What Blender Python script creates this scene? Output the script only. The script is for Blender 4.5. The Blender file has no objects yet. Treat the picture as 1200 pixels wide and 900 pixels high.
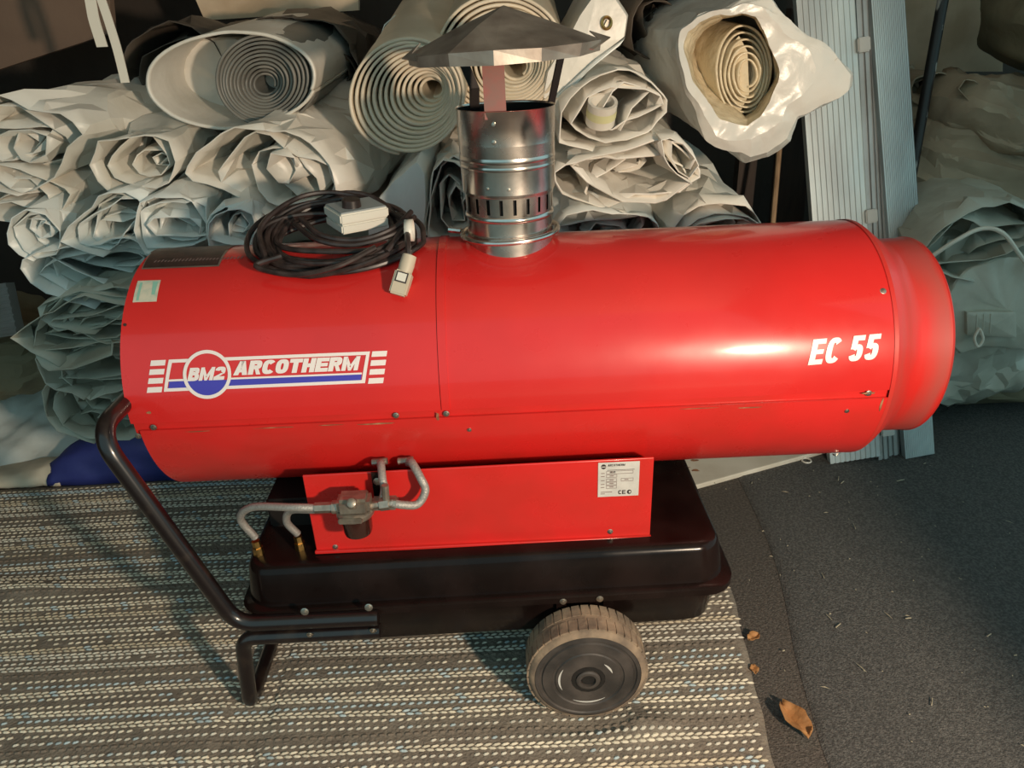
import bpy, bmesh, math, random
import numpy as np
from mathutils import Vector, Matrix
from mathutils.geometry import delaunay_2d_cdt

scene = bpy.context.scene
COL = scene.collection
PI = math.pi

# ------------------------------------------------------------------ camera, world, lights, exposure
CAM = np.array([-0.1095, -1.5018, 1.3144]); FPX = 881.41
RT = np.array([0.99900476, -0.02428964, -0.03740991])
UP = np.array([0.04428833, 0.44062073, 0.8966002])
FW = np.array([0.00529451, 0.89736469, -0.44125796])
cd = bpy.data.cameras.new('camera'); cam = bpy.data.objects.new('camera', cd); COL.objects.link(cam)
cd.sensor_width = 36; cd.lens = FPX * 36 / 1200; cd.clip_start = .02
cam.matrix_world = Matrix(((RT[0], UP[0], -FW[0], CAM[0]), (RT[1], UP[1], -FW[1], CAM[1]),
                           (RT[2], UP[2], -FW[2], CAM[2]), (0, 0, 0, 1)))
scene.camera = cam
w = bpy.data.worlds.new('World'); scene.world = w; w.use_nodes = True
bg = w.node_tree.nodes['Background']; bg.inputs[0].default_value = (.42, .73, .77, 1); bg.inputs[1].default_value = .92
ld = bpy.data.lights.new('warm_work_light', 'POINT'); lamp = bpy.data.objects.new('warm_work_light', ld); COL.objects.link(lamp)
lamp.location = (.94, -2.0, 1.22); ld.energy = 215; ld.color = (1, .79, .58); ld.shadow_soft_size = .06
scene.view_settings.view_transform = 'Standard'; scene.view_settings.look = 'None'
scene.view_settings.gamma = 1; scene.view_settings.use_curve_mapping = False; scene.view_settings.exposure = -.08

def at(px, py, Y):
    d = FW + RT * (px - 600) / FPX + UP * (450 - py) / FPX
    return CAM + d * ((Y - CAM[1]) / d[1])

# ------------------------------------------------------------------ materials
def mat(name, color, rough=.5, metal=0, color2=None, nscale=6, nlo=.4, nhi=.65, bump=0, bscale=40, coat=0, stretch=(1, 1, 1), spec=.5, rvar=0, bump2=None, ridge=0):
    m = bpy.data.materials.new(name); m.use_nodes = True
    nt = m.node_tree; b = nt.nodes['Principled BSDF']; L = nt.links.new
    b.inputs['Base Color'].default_value = (*color, 1); b.inputs['Roughness'].default_value = rough
    b.inputs['Metallic'].default_value = metal; b.inputs['Coat Weight'].default_value = coat
    b.inputs['Coat Roughness'].default_value = .08; b.inputs['Specular IOR Level'].default_value = spec
    tc = nt.nodes.new('ShaderNodeTexCoord'); mp = nt.nodes.new('ShaderNodeMapping'); mp.inputs['Scale'].default_value = stretch
    L(tc.outputs['Object'], mp.inputs[0])
    def noise(sc, det=4):
        n = nt.nodes.new('ShaderNodeTexNoise'); n.inputs['Scale'].default_value = sc; n.inputs['Detail'].default_value = det
        L(mp.outputs[0], n.inputs['Vector']); return n
    if color2 is not None:
        n = noise(nscale); r = nt.nodes.new('ShaderNodeMapRange'); r.inputs[1].default_value = nlo; r.inputs[2].default_value = nhi
        L(n.outputs[0], r.inputs[0]); mx = nt.nodes.new('ShaderNodeMix'); mx.data_type = 'RGBA'
        mx.inputs[6].default_value = (*color, 1); mx.inputs[7].default_value = (*color2, 1)
        L(r.outputs[0], mx.inputs[0]); L(mx.outputs[2], b.inputs['Base Color'])
    if rvar:
        n = noise(14, 6); r = nt.nodes.new('ShaderNodeMapRange'); r.inputs[3].default_value = max(rough - rvar, .03); r.inputs[4].default_value = rough + rvar
        r.inputs[1].default_value = .3; r.inputs[2].default_value = .7
        L(n.outputs[0], r.inputs[0]); L(r.outputs[0], b.inputs['Roughness'])
    if bump:
        n = noise(bscale, 6); bp = nt.nodes.new('ShaderNodeBump'); bp.inputs['Strength'].default_value = bump; bp.inputs['Distance'].default_value = .01
        L(n.outputs[0], bp.inputs['Height']); L(bp.outputs[0], b.inputs['Normal'])
        if bump2:
            n2 = noise(bump2[1], 3); b2 = nt.nodes.new('ShaderNodeBump'); b2.inputs['Strength'].default_value = bump2[0]; b2.inputs['Distance'].default_value = .03
            L(n2.outputs[0], b2.inputs['Height']); L(bp.outputs[0], b2.inputs['Normal']); L(b2.outputs[0], b.inputs['Normal'])
            if ridge:   # sharp crease lines of stiff sheet
                n3 = noise(5, 3); n3.noise_type = 'RIDGED_MULTIFRACTAL'; n3.inputs['Distortion'].default_value = .6
                b3 = nt.nodes.new('ShaderNodeBump'); b3.inputs['Strength'].default_value = ridge; b3.inputs['Distance'].default_value = .012
                L(n3.outputs[0], b3.inputs['Height']); L(b2.outputs[0], b3.inputs['Normal']); L(b3.outputs[0], b.inputs['Normal'])
    return m

M = {}
M['red'] = mat('red_paint', (.64, .022, .020), .30, color2=(.58, .02, .018), nscale=5, coat=.5, spec=.35, rvar=.04, bump=.015, bscale=3)
M['red_low'] = mat('red_paint_lower', (.64, .022, .019), .3, color2=(.56, .024, .018), nscale=9, coat=.2, rvar=.07, bump=.015, bscale=4)
M['red_noz'] = mat('red_paint_heat_dulled', (.58, .02, .015), .38, color2=(.47, .04, .03), nscale=7, stretch=(3, .6, .6), coat=.1)
def heat():
    m = M['red_noz']; nt = m.node_tree; L = nt.links.new; b = nt.nodes['Principled BSDF']; src = b.inputs['Base Color'].links[0].from_socket
    tc = nt.nodes.new('ShaderNodeTexCoord'); sx = nt.nodes.new('ShaderNodeSeparateXYZ'); L(tc.outputs['Object'], sx.inputs[0])
    n = nt.nodes.new('ShaderNodeTexNoise'); n.inputs['Scale'].default_value = 6; L(tc.outputs['Object'], n.inputs['Vector'])
    a = nt.nodes.new('ShaderNodeMath'); a.operation = 'MULTIPLY_ADD'; a.inputs[1].default_value = .03; L(n.outputs[0], a.inputs[0]); L(sx.outputs[0], a.inputs[2])
    r = nt.nodes.new('ShaderNodeMapRange'); r.inputs[1].default_value = .805; r.inputs[2].default_value = .845; r.inputs[4].default_value = .6; L(a.outputs[0], r.inputs[0])
    r2 = nt.nodes.new('ShaderNodeMapRange'); r2.inputs[1].default_value = .85; r2.inputs[2].default_value = .862; r2.inputs[3].default_value = 1; r2.inputs[4].default_value = .1; L(a.outputs[0], r2.inputs[0])
    mu = nt.nodes.new('ShaderNodeMath'); mu.operation = 'MULTIPLY'; L(r.outputs[0], mu.inputs[0]); L(r2.outputs[0], mu.inputs[1])
    mx = nt.nodes.new('ShaderNodeMix'); mx.data_type = 'RGBA'; L(mu.outputs[0], mx.inputs[0]); L(src, mx.inputs[6]); mx.inputs[7].default_value = (.34, .085, .07, 1)
    L(mx.outputs[2], b.inputs['Base Color'])
heat()
M['rust'] = mat('rust_scrape', (.22, .07, .03), .7, color2=(.4, .2, .1), nscale=60)
M['black'] = mat('black_gloss', (.007, .004, .0035), .22, coat=.04, rvar=.08, color2=(.014, .008, .007), nscale=9, spec=.2)
M['tube'] = mat('black_tube', (.010, .006, .006), .28, coat=.3, color2=(.03, .02, .015), nscale=25, nlo=.55, nhi=.75)
M['steel'] = mat('stainless_steel', (.70, .64, .59), .24, 1, color2=(.56, .51, .47), nscale=18, rvar=.1, bump=.02, bscale=10)
M['capsteel'] = mat('cap_steel_weathered', (.42, .37, .32), .42, .75, color2=(.28, .235, .20), nscale=16, rvar=.12, bump=.1, bscale=14)
M['copper'] = mat('reddish_strap', (.30, .10, .085), .45, .5, color2=(.24, .12, .10), nscale=30)
M['darkmetal'] = mat('dark_metal', (.035, .028, .026), .45, .6)
M['void'] = mat('interior_shade', (.008, .007, .006), .8)  # near-black colour stands in for shade inside openings
M['bolt'] = mat('zinc_bolt', (.5, .46, .4), .35, 1)
M['brass'] = mat('brass', (.52, .33, .11), .32, 1, color2=(.3, .2, .08), nscale=60)
M['braid'] = mat('braided_hose', (.40, .37, .34), .45, .4, color2=(.30, .28, .26), nscale=300, bump=.25, bscale=300)
M['cast'] = mat('cast_zinc', (.40, .35, .29), .42, .8, color2=(.28, .23, .19), nscale=40, bump=.15, bscale=80)
M['bowl'] = mat('filter_bowl', (.035, .010, .007), .15, coat=.5)
M['tyre'] = mat('tyre_dusty', (.30, .215, .145), .85, color2=(.15, .11, .08), nscale=22, bump=.25, bscale=60)
M['wheel'] = mat('wheel_plastic', (.032, .028, .026), .5, color2=(.075, .06, .052), nscale=14, bump=.1, bscale=50, rvar=.12)
M['hub'] = mat('hub_dark', (.012, .010, .009), .55)
M['white'] = mat('white_vinyl', (.80, .72, .70), .4)
M['blue'] = mat('blue_vinyl', (.055, .05, .42), .4)
M['label'] = mat('label_silver', (.60, .57, .53), .35, color2=(.52, .5, .47), nscale=40)
M['ink'] = mat('label_ink', (.03, .022, .022), .6)
M['inkred'] = mat('label_ink_faded', (.22, .15, .14), .6)
M['green'] = mat('label_green', (.25, .5, .40), .5)
M['paper'] = mat('label_paper', (.62, .58, .46), .5, color2=(.45, .5, .4), nscale=60)
M['grille'] = mat('dark_label', (.05, .022, .018), .4, color2=(.02, .012, .01), nscale=60)
M['cable'] = mat('cable_black', (.020, .013, .012), .38, color2=(.045, .03, .028), nscale=40)
M['plastic'] = mat('offwhite_plastic', (.66, .63, .56), .4)
M['plastic_shade'] = mat('plastic_top_shade', (.30, .33, .34), .45)  # white plastic greyed to carry the shade on the box top
M['conn'] = mat('connector_plastic', (.50, .43, .33), .5)
TARP = dict(bump=.15, bscale=30, bump2=(.3, 6), ridge=.5)
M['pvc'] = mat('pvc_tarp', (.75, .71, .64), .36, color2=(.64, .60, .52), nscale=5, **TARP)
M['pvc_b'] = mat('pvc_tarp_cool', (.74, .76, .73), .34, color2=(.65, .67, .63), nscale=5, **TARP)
M['pvc_g'] = mat('pvc_tarp_grey', (.54, .53, .45), .42, color2=(.38, .37, .30), nscale=5, **TARP)  # greyer, darker copy of the tarp colour
M['cream'] = mat('cream_vinyl', (.70, .60, .46), .42, color2=(.60, .51, .38), nscale=7, bump=.1, bscale=30)
M['greyroll_shade'] = mat('grey_vinyl_shaded', (.20, .19, .165), .4, color2=(.15, .145, .13), nscale=7, bump=.1, bscale=30)  # grey vinyl darkened to include the shade inside the roll
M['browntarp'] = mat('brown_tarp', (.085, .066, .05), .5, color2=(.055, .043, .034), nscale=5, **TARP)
M['film'] = mat('white_polythene', (.64, .61, .55), .30, color2=(.59, .57, .52), nscale=5, bump=.2, bscale=30, bump2=(.5, 7))
M['filmin'] = mat('yellowed_polythene', (.72, .62, .44), .22, color2=(.6, .5, .34), nscale=8, bump=.4, bscale=30, bump2=(.5, 10))
M['canvas'] = mat('brown_canvas', (.42, .33, .23), .8, color2=(.26, .20, .135), nscale=4, bump=.2, bscale=60, bump2=(.4, 6))
M['olive'] = mat('olive_canvas', (.27, .225, .14), .75, color2=(.16, .135, .08), nscale=4, bump=.2, bscale=60, bump2=(.4, 5))
M['alu'] = mat('aluminium', (.62, .68, .67), .42, .4, color2=(.46, .47, .46), nscale=6, stretch=(1, 1, .3), rvar=.08)
M['alud'] = mat('aluminium_dull', (.42, .42, .41), .45, .5, color2=(.34, .33, .31), nscale=8)
M['clip'] = mat('grey_clip', (.55, .53, .49), .5)
M['pole'] = mat('worn_black_paint', (.020, .018, .017), .45, color2=(.45, .42, .38), nscale=24, nlo=.56, nhi=.6, bump=.1, bscale=40, stretch=(1, 1, .35))
M['wood'] = mat('wood', (.36, .24, .14), .7, color2=(.25, .16, .09), nscale=20, stretch=(4, 4, .4))
M['darkwood'] = mat('dark_wood', (.05, .035, .028), .7, color2=(.035, .026, .022), nscale=20, stretch=(4, 4, .4))
M['brownboard'] = mat('brown_board', (.21, .135, .095), .85, color2=(.165, .105, .075), nscale=3, bump=.15, bscale=30)
M['beigeboard'] = mat('stained_beige_board', (.78, .60, .43), .85, color2=(.56, .40, .26), nscale=5, bump=.1, bscale=30)
M['wall'] = mat('dark_render', (.07, .055, .045), .9, color2=(.05, .04, .034), nscale=3, bump=.3, bscale=30)
M['roof'] = mat('roof_sheet', (.50, .49, .46), .7)
M['whitewood'] = mat('white_painted_wood', (.68, .64, .55), .5, color2=(.6, .55, .46), nscale=12)
M['floor'] = mat('asphalt', (.062, .052, .044), .9, color2=(.125, .105, .09), nscale=150, bump=.6, bscale=260)
M['bounce'] = mat('bounce_ground', (.30, .27, .23), .9, color2=(.22, .2, .17), nscale=3)  # pale tone chosen to brighten reflections
M['mat'] = mat('dark_felt', (.058, .055, .052), .92, color2=(.125, .118, .11), nscale=170, bump=.6, bscale=300)
M['awnblue'] = mat('blue_cloth', (.022, .03, .16), .6, color2=(.03, .04, .20), nscale=8, bump=.2, bscale=20)
M['awnwhite'] = mat('offwhite_cloth', (.68, .58, .45), .6, color2=(.6, .5, .38), nscale=8, bump=.2, bscale=20)
M['leaf'] = mat('dry_leaf', (.42, .20, .07), .7, color2=(.28, .13, .045), nscale=30, bump=.3, bscale=60)
M['straw'] = mat('straw', (.36, .31, .22), .8)
M['rugbase'] = mat('rug_ground', (.235, .195, .155), .95, color2=(.17, .14, .112), nscale=30, bump=.5, bscale=150)
M['strap'] = mat('white_strap', (.74, .68, .58), .5)

# ------------------------------------------------------------------ mesh helpers
class MB:
    def __init__(s): s.v = []; s.f = []
    def add(s, v, f):
        o = len(s.v); s.v.extend([tuple(map(float, p)) for p in v]); s.f.extend([tuple(i + o for i in q) for q in f]); return s
    def box(s, c, d, R=None, bev=0):
        bm = bmesh.new(); bmesh.ops.create_cube(bm, size=1)
        for q in bm.verts: q.co = Vector((q.co.x * d[0], q.co.y * d[1], q.co.z * d[2]))
        if bev: bmesh.ops.bevel(bm, geom=bm.edges[:], offset=bev, segments=2, affect='EDGES')
        if R is not None: bmesh.ops.transform(bm, matrix=R.to_4x4(), verts=bm.verts)
        bm.verts.index_update()
        s.add([q.co + Vector(c) for q in bm.verts], [[q.index for q in f.verts] for f in bm.faces]); bm.free(); return s
    def tube(s, path, r, seg=12, cap=True, closed=False, rz=None):
        P = np.array(path, float); n = len(P); V = []; F = []
        T = np.gradient(P, axis=0) if not closed else np.roll(P, -1, 0) - np.roll(P, 1, 0)
        T /= np.linalg.norm(T, axis=1)[:, None] + 1e-12
        nrm = np.cross(T[0], [0, 0, 1.]);
        if np.linalg.norm(nrm) < .1: nrm = np.cross(T[0], [1., 0, 0])
        nrm /= np.linalg.norm(nrm)
        for i in range(n):
            nrm = nrm - T[i] * (nrm @ T[i]); nrm /= np.linalg.norm(nrm); b = np.cross(T[i], nrm)
            ri = r[i] if hasattr(r, '__len__') else r
            for k in range(seg):
                a = 2 * PI * k / seg
                V.append(P[i] + ri * (math.cos(a) * nrm + (rz or 1) * math.sin(a) * b))
        for i in range(n if closed else n - 1):
            for k in range(seg):
                j = (i + 1) % n; F.append((i * seg + k, i * seg + (k + 1) % seg, j * seg + (k + 1) % seg, j * seg + k))
        if cap and not closed: F.append(tuple(range(seg))[::-1]); F.append(tuple((n - 1) * seg + k for k in range(seg)))
        return s.add(V, F)
    def lathe(s, prof, c=(0, 0, 0), axis=(0, 0, 1), seg=48, a0=0, a1=2 * PI, skip=None, cap=False):
        """prof: list of (radius, height along axis)"""
        ax = Vector(axis).normalized(); q = Vector((0, 0, 1)).rotation_difference(ax); full = abs(a1 - a0 - 2 * PI) < 1e-6
        m = seg if full else seg + 1; V = []; F = []
        for (r, h) in prof:
            for k in range(m):
                a = a0 + (a1 - a0) * k / seg; V.append(Vector(c) + q @ Vector((r * math.cos(a), r * math.sin(a), h)))
        for i in range(len(prof) - 1):
            for k in range(seg):
                k2 = (k + 1) % m
                if skip and skip(i, k): continue
                F.append((i * m + k, i * m + k2, (i + 1) * m + k2, (i + 1) * m + k))
        if cap: F.append(tuple(range(m))[::-1]); F.append(tuple((len(prof) - 1) * m + k for k in range(m)))
        return s.add(V, F)
    def grid(s, V, nu, nv, closed_u=False):
        F = []
        for i in range(nu if closed_u else nu - 1):
            for j in range(nv - 1):
                i2 = (i + 1) % nu; F.append((i * nv + j, i2 * nv + j, i2 * nv + j + 1, i * nv + j + 1))
        return s.add(V, F)

def root_loc(o):
    p = Vector((0, 0, 0))
    while o is not None: p += o.location; o = o.parent
    return p

def obj(name, mb, m, parent=None, smooth=True, ang=35, solid=0, bev=0):
    me = bpy.data.meshes.new(name); off = root_loc(parent)
    v = np.array(mb.v, float) - np.array(off)
    me.from_pydata(v.tolist(), [], mb.f); me.update()
    me.materials.append(M[m] if isinstance(m, str) else m)
    o = bpy.data.objects.new(name, me); COL.objects.link(o)
    if parent is not None: o.parent = parent
    if smooth:
        bm = bmesh.new(); bm.from_mesh(me); bmesh.ops.recalc_face_normals(bm, faces=bm.faces) if smooth != 'raw' else None
        for f in bm.faces: f.smooth = True
        lim = math.radians(ang)
        for e in bm.edges:
            if len(e.link_faces) == 2 and e.calc_face_angle(0) > lim: e.smooth = False
        bm.to_mesh(me); bm.free()
    if solid:
        md = o.modifiers.new('thickness', 'SOLIDIFY'); md.thickness = solid; md.offset = 0
    if bev:
        md = o.modifiers.new('bevel', 'BEVEL'); md.width = bev; md.segments = 2; md.limit_method = 'ANGLE'
    return o

def thing(name, label, cat, loc=(0, 0, 0), group=None):
    o = bpy.data.objects.new(name, None); COL.objects.link(o); o.location = loc; o.empty_display_size = .05
    o['label'] = label; o['category'] = cat
    if group: o['group'] = group
    return o
def tag(o, label, cat, group=None):
    o['label'] = label; o['category'] = cat
    if group: o['group'] = group
    return o
def struct(o): o['kind'] = 'structure'; return o

def spline(pts, n=40, closed=False):
    P = np.array(pts, float); m = len(P); out = []
    segs = m if closed else m - 1
    per = max(2, n // segs)
    for i in range(segs):
        p0 = P[(i - 1) % m] if closed or i > 0 else 2 * P[0] - P[1]
        p1 = P[i]; p2 = P[(i + 1) % m]
        p3 = P[(i + 2) % m] if closed or i + 2 < m else 2 * P[-1] - P[-2]
        for k in range(per):
            t = k / per
            out.append(.5 * ((2 * p1) + (-p0 + p2) * t + (2 * p0 - 5 * p1 + 4 * p2 - p3) * t * t + (-p0 + 3 * p1 - 3 * p2 + p3) * t ** 3))
    if not closed: out.append(P[-1])
    return np.array(out)

def fillet(pts, r, n=7):
    """polyline with rounded corners"""
    P = [np.array(p, float) for p in pts]; out = [P[0]]
    for i in range(1, len(P) - 1):
        a = P[i - 1] - P[i]; b = P[i + 1] - P[i]; la, lb = np.linalg.norm(a), np.linalg.norm(b); a /= la; b /= lb
        ang = math.acos(max(-1, min(1, a @ b))); d = min(r / math.tan(ang / 2), la * .49, lb * .49)
        p, q = P[i] + a * d, P[i] + b * d
        for k in range(n + 1):
            t = k / n; out.append((1 - t) ** 2 * p + 2 * t * (1 - t) * P[i] + t * t * q)
    out.append(P[-1]); return np.array(out)

def crumple(P, amp, freq, seed, n=7):
    """sharp folded creases: sum of triangular waves in random directions"""
    g = np.random.default_rng(seed); D = np.zeros_like(P)
    W = P + .03 * np.sin(P[:, [1, 2, 0]] * 9 + g.random(3) * 6)
    for k in range(n):
        d = g.normal(size=3); d /= np.linalg.norm(d); v = g.normal(size=3); v /= np.linalg.norm(v)
        f = freq * (1.0 + .55 * k) ; ph = g.random()
        t = (W @ d) * f + ph; tri = np.abs((t % 1) - .5) * 4 - 1
        D += (amp / (1 + .5 * k)) * tri[:, None] * v
    return D

# ------------------------------------------------------------------ setting
fl = MB(); fl.add([(-4, -6, 0), (5, -6, 0), (5, 3, 0), (-4, 3, 0)], [(0, 1, 2, 3)])
struct(obj('floor', fl, 'floor', smooth=False))
struct(obj('bounce_floor', MB().add([(-9, -12, -.004), (9, -12, -.004), (9, -2.1, .002), (-9, -2.1, .002)], [(0, 1, 2, 3)]), 'bounce', smooth=False))  # unseen pale ground, added to brighten reflections in flue and barrel
struct(obj('wall_back', MB().box((-.1, 1.95, 1.3), (5.3, .1, 2.6)), 'wall', smooth=False))
struct(obj('wall_left', MB().box((-2.75, .25, 1.3), (.1, 3.3, 2.6)), 'wall', smooth=False))
struct(obj('shade_pier', MB().box((1.14, -1.45, 1.3), (.42, .1, 2.6)), 'wall', smooth=False))  # unseen pier, added to keep lamp light off the right side
struct(obj('ceiling', MB().box((-.1, .25, 2.65), (5.4, 3.5, .1)), 'roof', smooth=False))

# ------------------------------------------------------------------ the space heater
R = .25; HC = .6556; XL = -.82; XR = .6133; XS = -.237
H = thing('space_heater', 'large red cylindrical diesel space heater on a black wheeled tank', 'heater', (-.1, 0, 0))
def cyl(x, a, r=R): return (x, -r * math.cos(a), HC + r * math.sin(a))
def rad(d): return d * PI / 180
def shell(x0, x1, p0, p1, r, n=72, th=.004, lip=None, nx=2):
    """sheet metal arc, closed thickness"""
    mb = MB(); V = []; ax = np.linspace(p0, p1, n)
    ring = [(x0, r), (x1, r), (x1, r - th), (x0, r - th)]
    for a in ax:
        for (x, q) in ring: V.append(cyl(x, rad(a), q))
    F = []
    for i in range(n - 1):
        for k in range(4): F.append((i * 4 + k, i * 4 + (k + 1) % 4, (i + 1) * 4 + (k + 1) % 4, (i + 1) * 4 + k))
    F.append((0, 1, 2, 3)); F.append(tuple((n - 1) * 4 + k for k in (3, 2, 1, 0)))
    return mb.add(V, F)
panelL = obj('casing_panel', shell(XL, XS + .0, -1.0, 181.0, R + .0012), 'red', H, ang=30)
panelR = obj('casing_panel', shell(XS + .001, XR, -1.0, 181.0, R), 'red', H, ang=30)
panelL['label'] = 'left upper red casing panel carrying the blue and white logo'
panelR['label'] = 'right upper red casing panel carrying white lettering'
obj('seam_strip', shell(XS + .001, XS + .016, -1.0, 181, R + .0034, th=.004), 'red', H, ang=30)
obj('joint_flange', shell(XL + .002, XR - .002, -9, 2.5, R - .0045, n=8), 'red_low', H, ang=30)
obj('joint_flange', shell(XL + .008, XR - .004, 177.5, 189, R - .0045, n=8), 'red_low', H, ang=30)
low = obj('lower_casing', shell(XL + .012, XR - .002, -175.2, -4.8, R + .0012), 'red_low', H, ang=30)
low['label'] = 'lower red casing trough'
# rust scrapes along the seam
rng = random.Random(3)
def cpatch(x0, x1, p0, p1, e, n=3):
    V = []; 
    for i in range(n + 1):
        for x in (x0, x1): V.append(cyl(x, rad(p0 + (p1 - p0) * i / n), R + e))
    return V, [(2 * i, 2 * i + 1, 2 * i + 3, 2 * i + 2) for i in range(n)]
def blotch(x, p, lx, lp, e):
    k = 9; return [cyl(x + lx * math.cos(2 * PI * i / k) * rng.uniform(.5, 1), rad(p + lp * math.sin(2 * PI * i / k) * rng.uniform(.5, 1)), R + e) for i in range(k)], [tuple(range(k))]
mb = MB()
for (x, p, lx, lp) in [(-.55, -6.0, .05, .35), (-.36, -6.3, .045, .5), (-.45, -5.9, .03, .3), (-.7, -6.2, .03, .3), (.35, -6.6, .03, .6), (.25, -5.8, .05, .25), (-.245, -4.0, .004, 3), (.57, -2.0, .02, .7), (.6, -8, .003, 5), (-.78, 4, .006, .9)]:
    obj('rust_scrape', MB().add(*blotch(x, p, lx, lp, .0018)), 'rust', low, smooth=False)
# end ring / intake guard on the left
mb = MB(); mb.lathe([(R - .004, 0), (R - .03, .012), (.03, .03)], (XL + .02, 0, HC), (1, 0, 0), 48); obj('intake_backing', mb, 'void', H)
for k in range(6):
    rr = .04 + k * .034; an = np.linspace(0, 2 * PI, 40, endpoint=False)
    obj('guard_ring', MB().tube([(XL + .012, rr * math.cos(a), HC + rr * math.sin(a)) for a in an], .003, 6, closed=True), 'darkmetal', H)
# outlet cone and ring
XN0, XN1, RN = .672, .748, .2075
noz = obj('outlet_cone', MB().lathe([(R + .0015, -.004), (R + .0015, .004), (R - .002, .008), (.2445, .014), (.222, XN0 - XR - .018), (.2145, XN0 - XR - .008), (.2095, XN0 - XR + .002), (RN, XN0 - XR + .012), (RN, XN1 - XR - .004), (RN + .002, XN1 - XR - .002), (RN, XN1 - XR), (RN - .004, XN1 - XR), (RN - .004, XN0 - XR), (.236, .01)], (XR, 0, HC), (1, 0, 0), 96), 'red_noz', H, ang=40)
noz['label'] = 'tapered red outlet cone with dulled end ring'
obj('combustion_chamber', MB().lathe([(RN - .005, .02), (.15, .02), (.15, -.02), (.02, -.04)], (XN0, 0, HC), (1, 0, 0), 48), 'void', H)

# bolts
_bolt = None
def bolt(p, n, r=.005, parent=H, m='bolt', name='bolt'):
    n = Vector(n).normalized()
    return obj(name, MB().lathe([(0, .0042), (r * .55, .004), (r * .6, .0028), (r, .0026), (r, .0005), (r * 1.35, 0), (r * 1.35, -.001)], p, n, 10), m, parent)
def cbolt(px, py, r=.005, parent=None):
    P, a = on_barrel(px, py); bolt(P, (0, -math.cos(a), math.sin(a)), r, parent or H)
def on_barrel(px, py, r=R):
    d = FW + RT * (px - 600) / FPX + UP * (450 - py) / FPX
    o = CAM - np.array([0, 0, HC]); a = d[1] ** 2 + d[2] ** 2; b = 2 * (o[1] * d[1] + o[2] * d[2]); c = o[1] ** 2 + o[2] ** 2 - r * r
    t = (-b - math.sqrt(b * b - 4 * a * c)) / (2 * a); P = CAM + d * t
    return P, math.atan2(P[2] - HC, -P[1])
for p, q in [((180, 501), low), ((162, 511), low), ((464, 487), panelL), ((523, 485), panelR), ((550, 503), low), ((1035, 341), panelR), ((1018, 461), panelR), ((992, 481), low)]:
    cbolt(*p, .0045, q)
bolt((.58, -.15, .45), (0, -.6, -.8), .006, low)
P_, a_ = on_barrel(147, 381); bolt(P_, (0, -math.cos(a_), math.sin(a_)), .003, panelL, 'ink', 'screw')

# block letters drawn stroke by stroke ---------------------------------
def bar(x0, y0, x1, y1): return ([(x0, y0), (x1, y0), (x1, y1), (x0, y1)], [(0, 1, 2, 3)])
def qd(*p): return (list(p), [(0, 1, 2, 3)])
def arc(cx, cy, rx, ry, tx_, ty_, a0, a1, n=16, e=2.6):
    V = []
    for k in range(n + 1):
        a = rad_(a0 + (a1 - a0) * k / n); c, q = math.cos(a), math.sin(a)
        c = math.copysign(abs(c) ** (2 / e), c); q = math.copysign(abs(q) ** (2 / e), q)
        V += [(cx + rx * c, cy + ry * q), (cx + (rx - tx_) * c, cy + (ry - ty_) * q)]
    return (V, [(2 * i, 2 * i + 1, 2 * i + 3, 2 * i + 2) for i in range(n)])
def rad_(d): return d * PI / 180
def letter(ch, t, h):
    """unit box letter, t = stem width, h = bar height"""
    if ch == 'A': return [qd((0, 0), (t, 0), (.5 + t * .35, 1), (.5 - t * .55, 1)), qd((1 - t, 0), (1, 0), (.5 + t * .55, 1), (.5 - t * .35, 1)), bar(.24, .2, .76, .2 + h * .8)]
    if ch == 'R': return [bar(0, 0, t, 1), bar(t, 1 - h, .6, 1), bar(t, .38, .6, .38 + h), arc(.58, .69, .40, .31, t, h, -90, 90), qd((.45, .42), (.66, 0), (1, 0), (.74, .42))]
    if ch == 'B': return [bar(0, 0, t, 1), bar(t, 1 - h, .6, 1), bar(t, .42, .6, .42 + h), bar(t, 0, .6, h), arc(.58, .72, .36, .28, t, h, -90, 90), arc(.58, .29, .42, .29, t, h, -90, 90)]
    if ch == 'C': return [arc(.5, .5, .5, .5, t, h, 38, 322, 26)]
    if ch == 'O': return [arc(.5, .5, .5, .5, t, h, 0, 360, 32)]
    if ch == 'T': return [bar(0, 1 - h, 1, 1), bar(.5 - t / 2, 0, .5 + t / 2, 1 - h)]
    if ch == 'H': return [bar(0, 0, t, 1), bar(1 - t, 0, 1, 1), bar(t, .5 - h / 2, 1 - t, .5 + h / 2)]
    if ch == 'E': return [bar(0, 0, t, 1), bar(t, 1 - h, 1, 1), bar(t, .5 - h * .45, .93, .5 + h * .45), bar(t, 0, 1, h)]
    if ch == 'M': q = t * .85; return [bar(0, 0, q, 1), bar(1 - q, 0, 1, 1), qd((q * .9, 1), (q * .9 - .01, 1 - h * 1.5), (.5 - .09, 0), (.5, .42)), qd((1 - q * .9, 1), (1 - q * .9 + .01, 1 - h * 1.5), (.5 + .09, 0), (.5, .42)), bar(.41, 0, .59, .25)]
    if ch == '2': return [arc(.5, .68, .48, .32, t, h, 175, -40, 18), qd((0, 0), (.0, h * .9), (.62, .52), (.90, .50)), bar(0, 0, 1, h)]
    if ch == '5': return [bar(.10, 1 - h, .98, 1), qd((.10, 1), (.10 + t, 1), (.06 + t, .48), (.06, .48)), arc(.5, .33, .48, .33, t, h, 150, -165, 22)]
    return []
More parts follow.
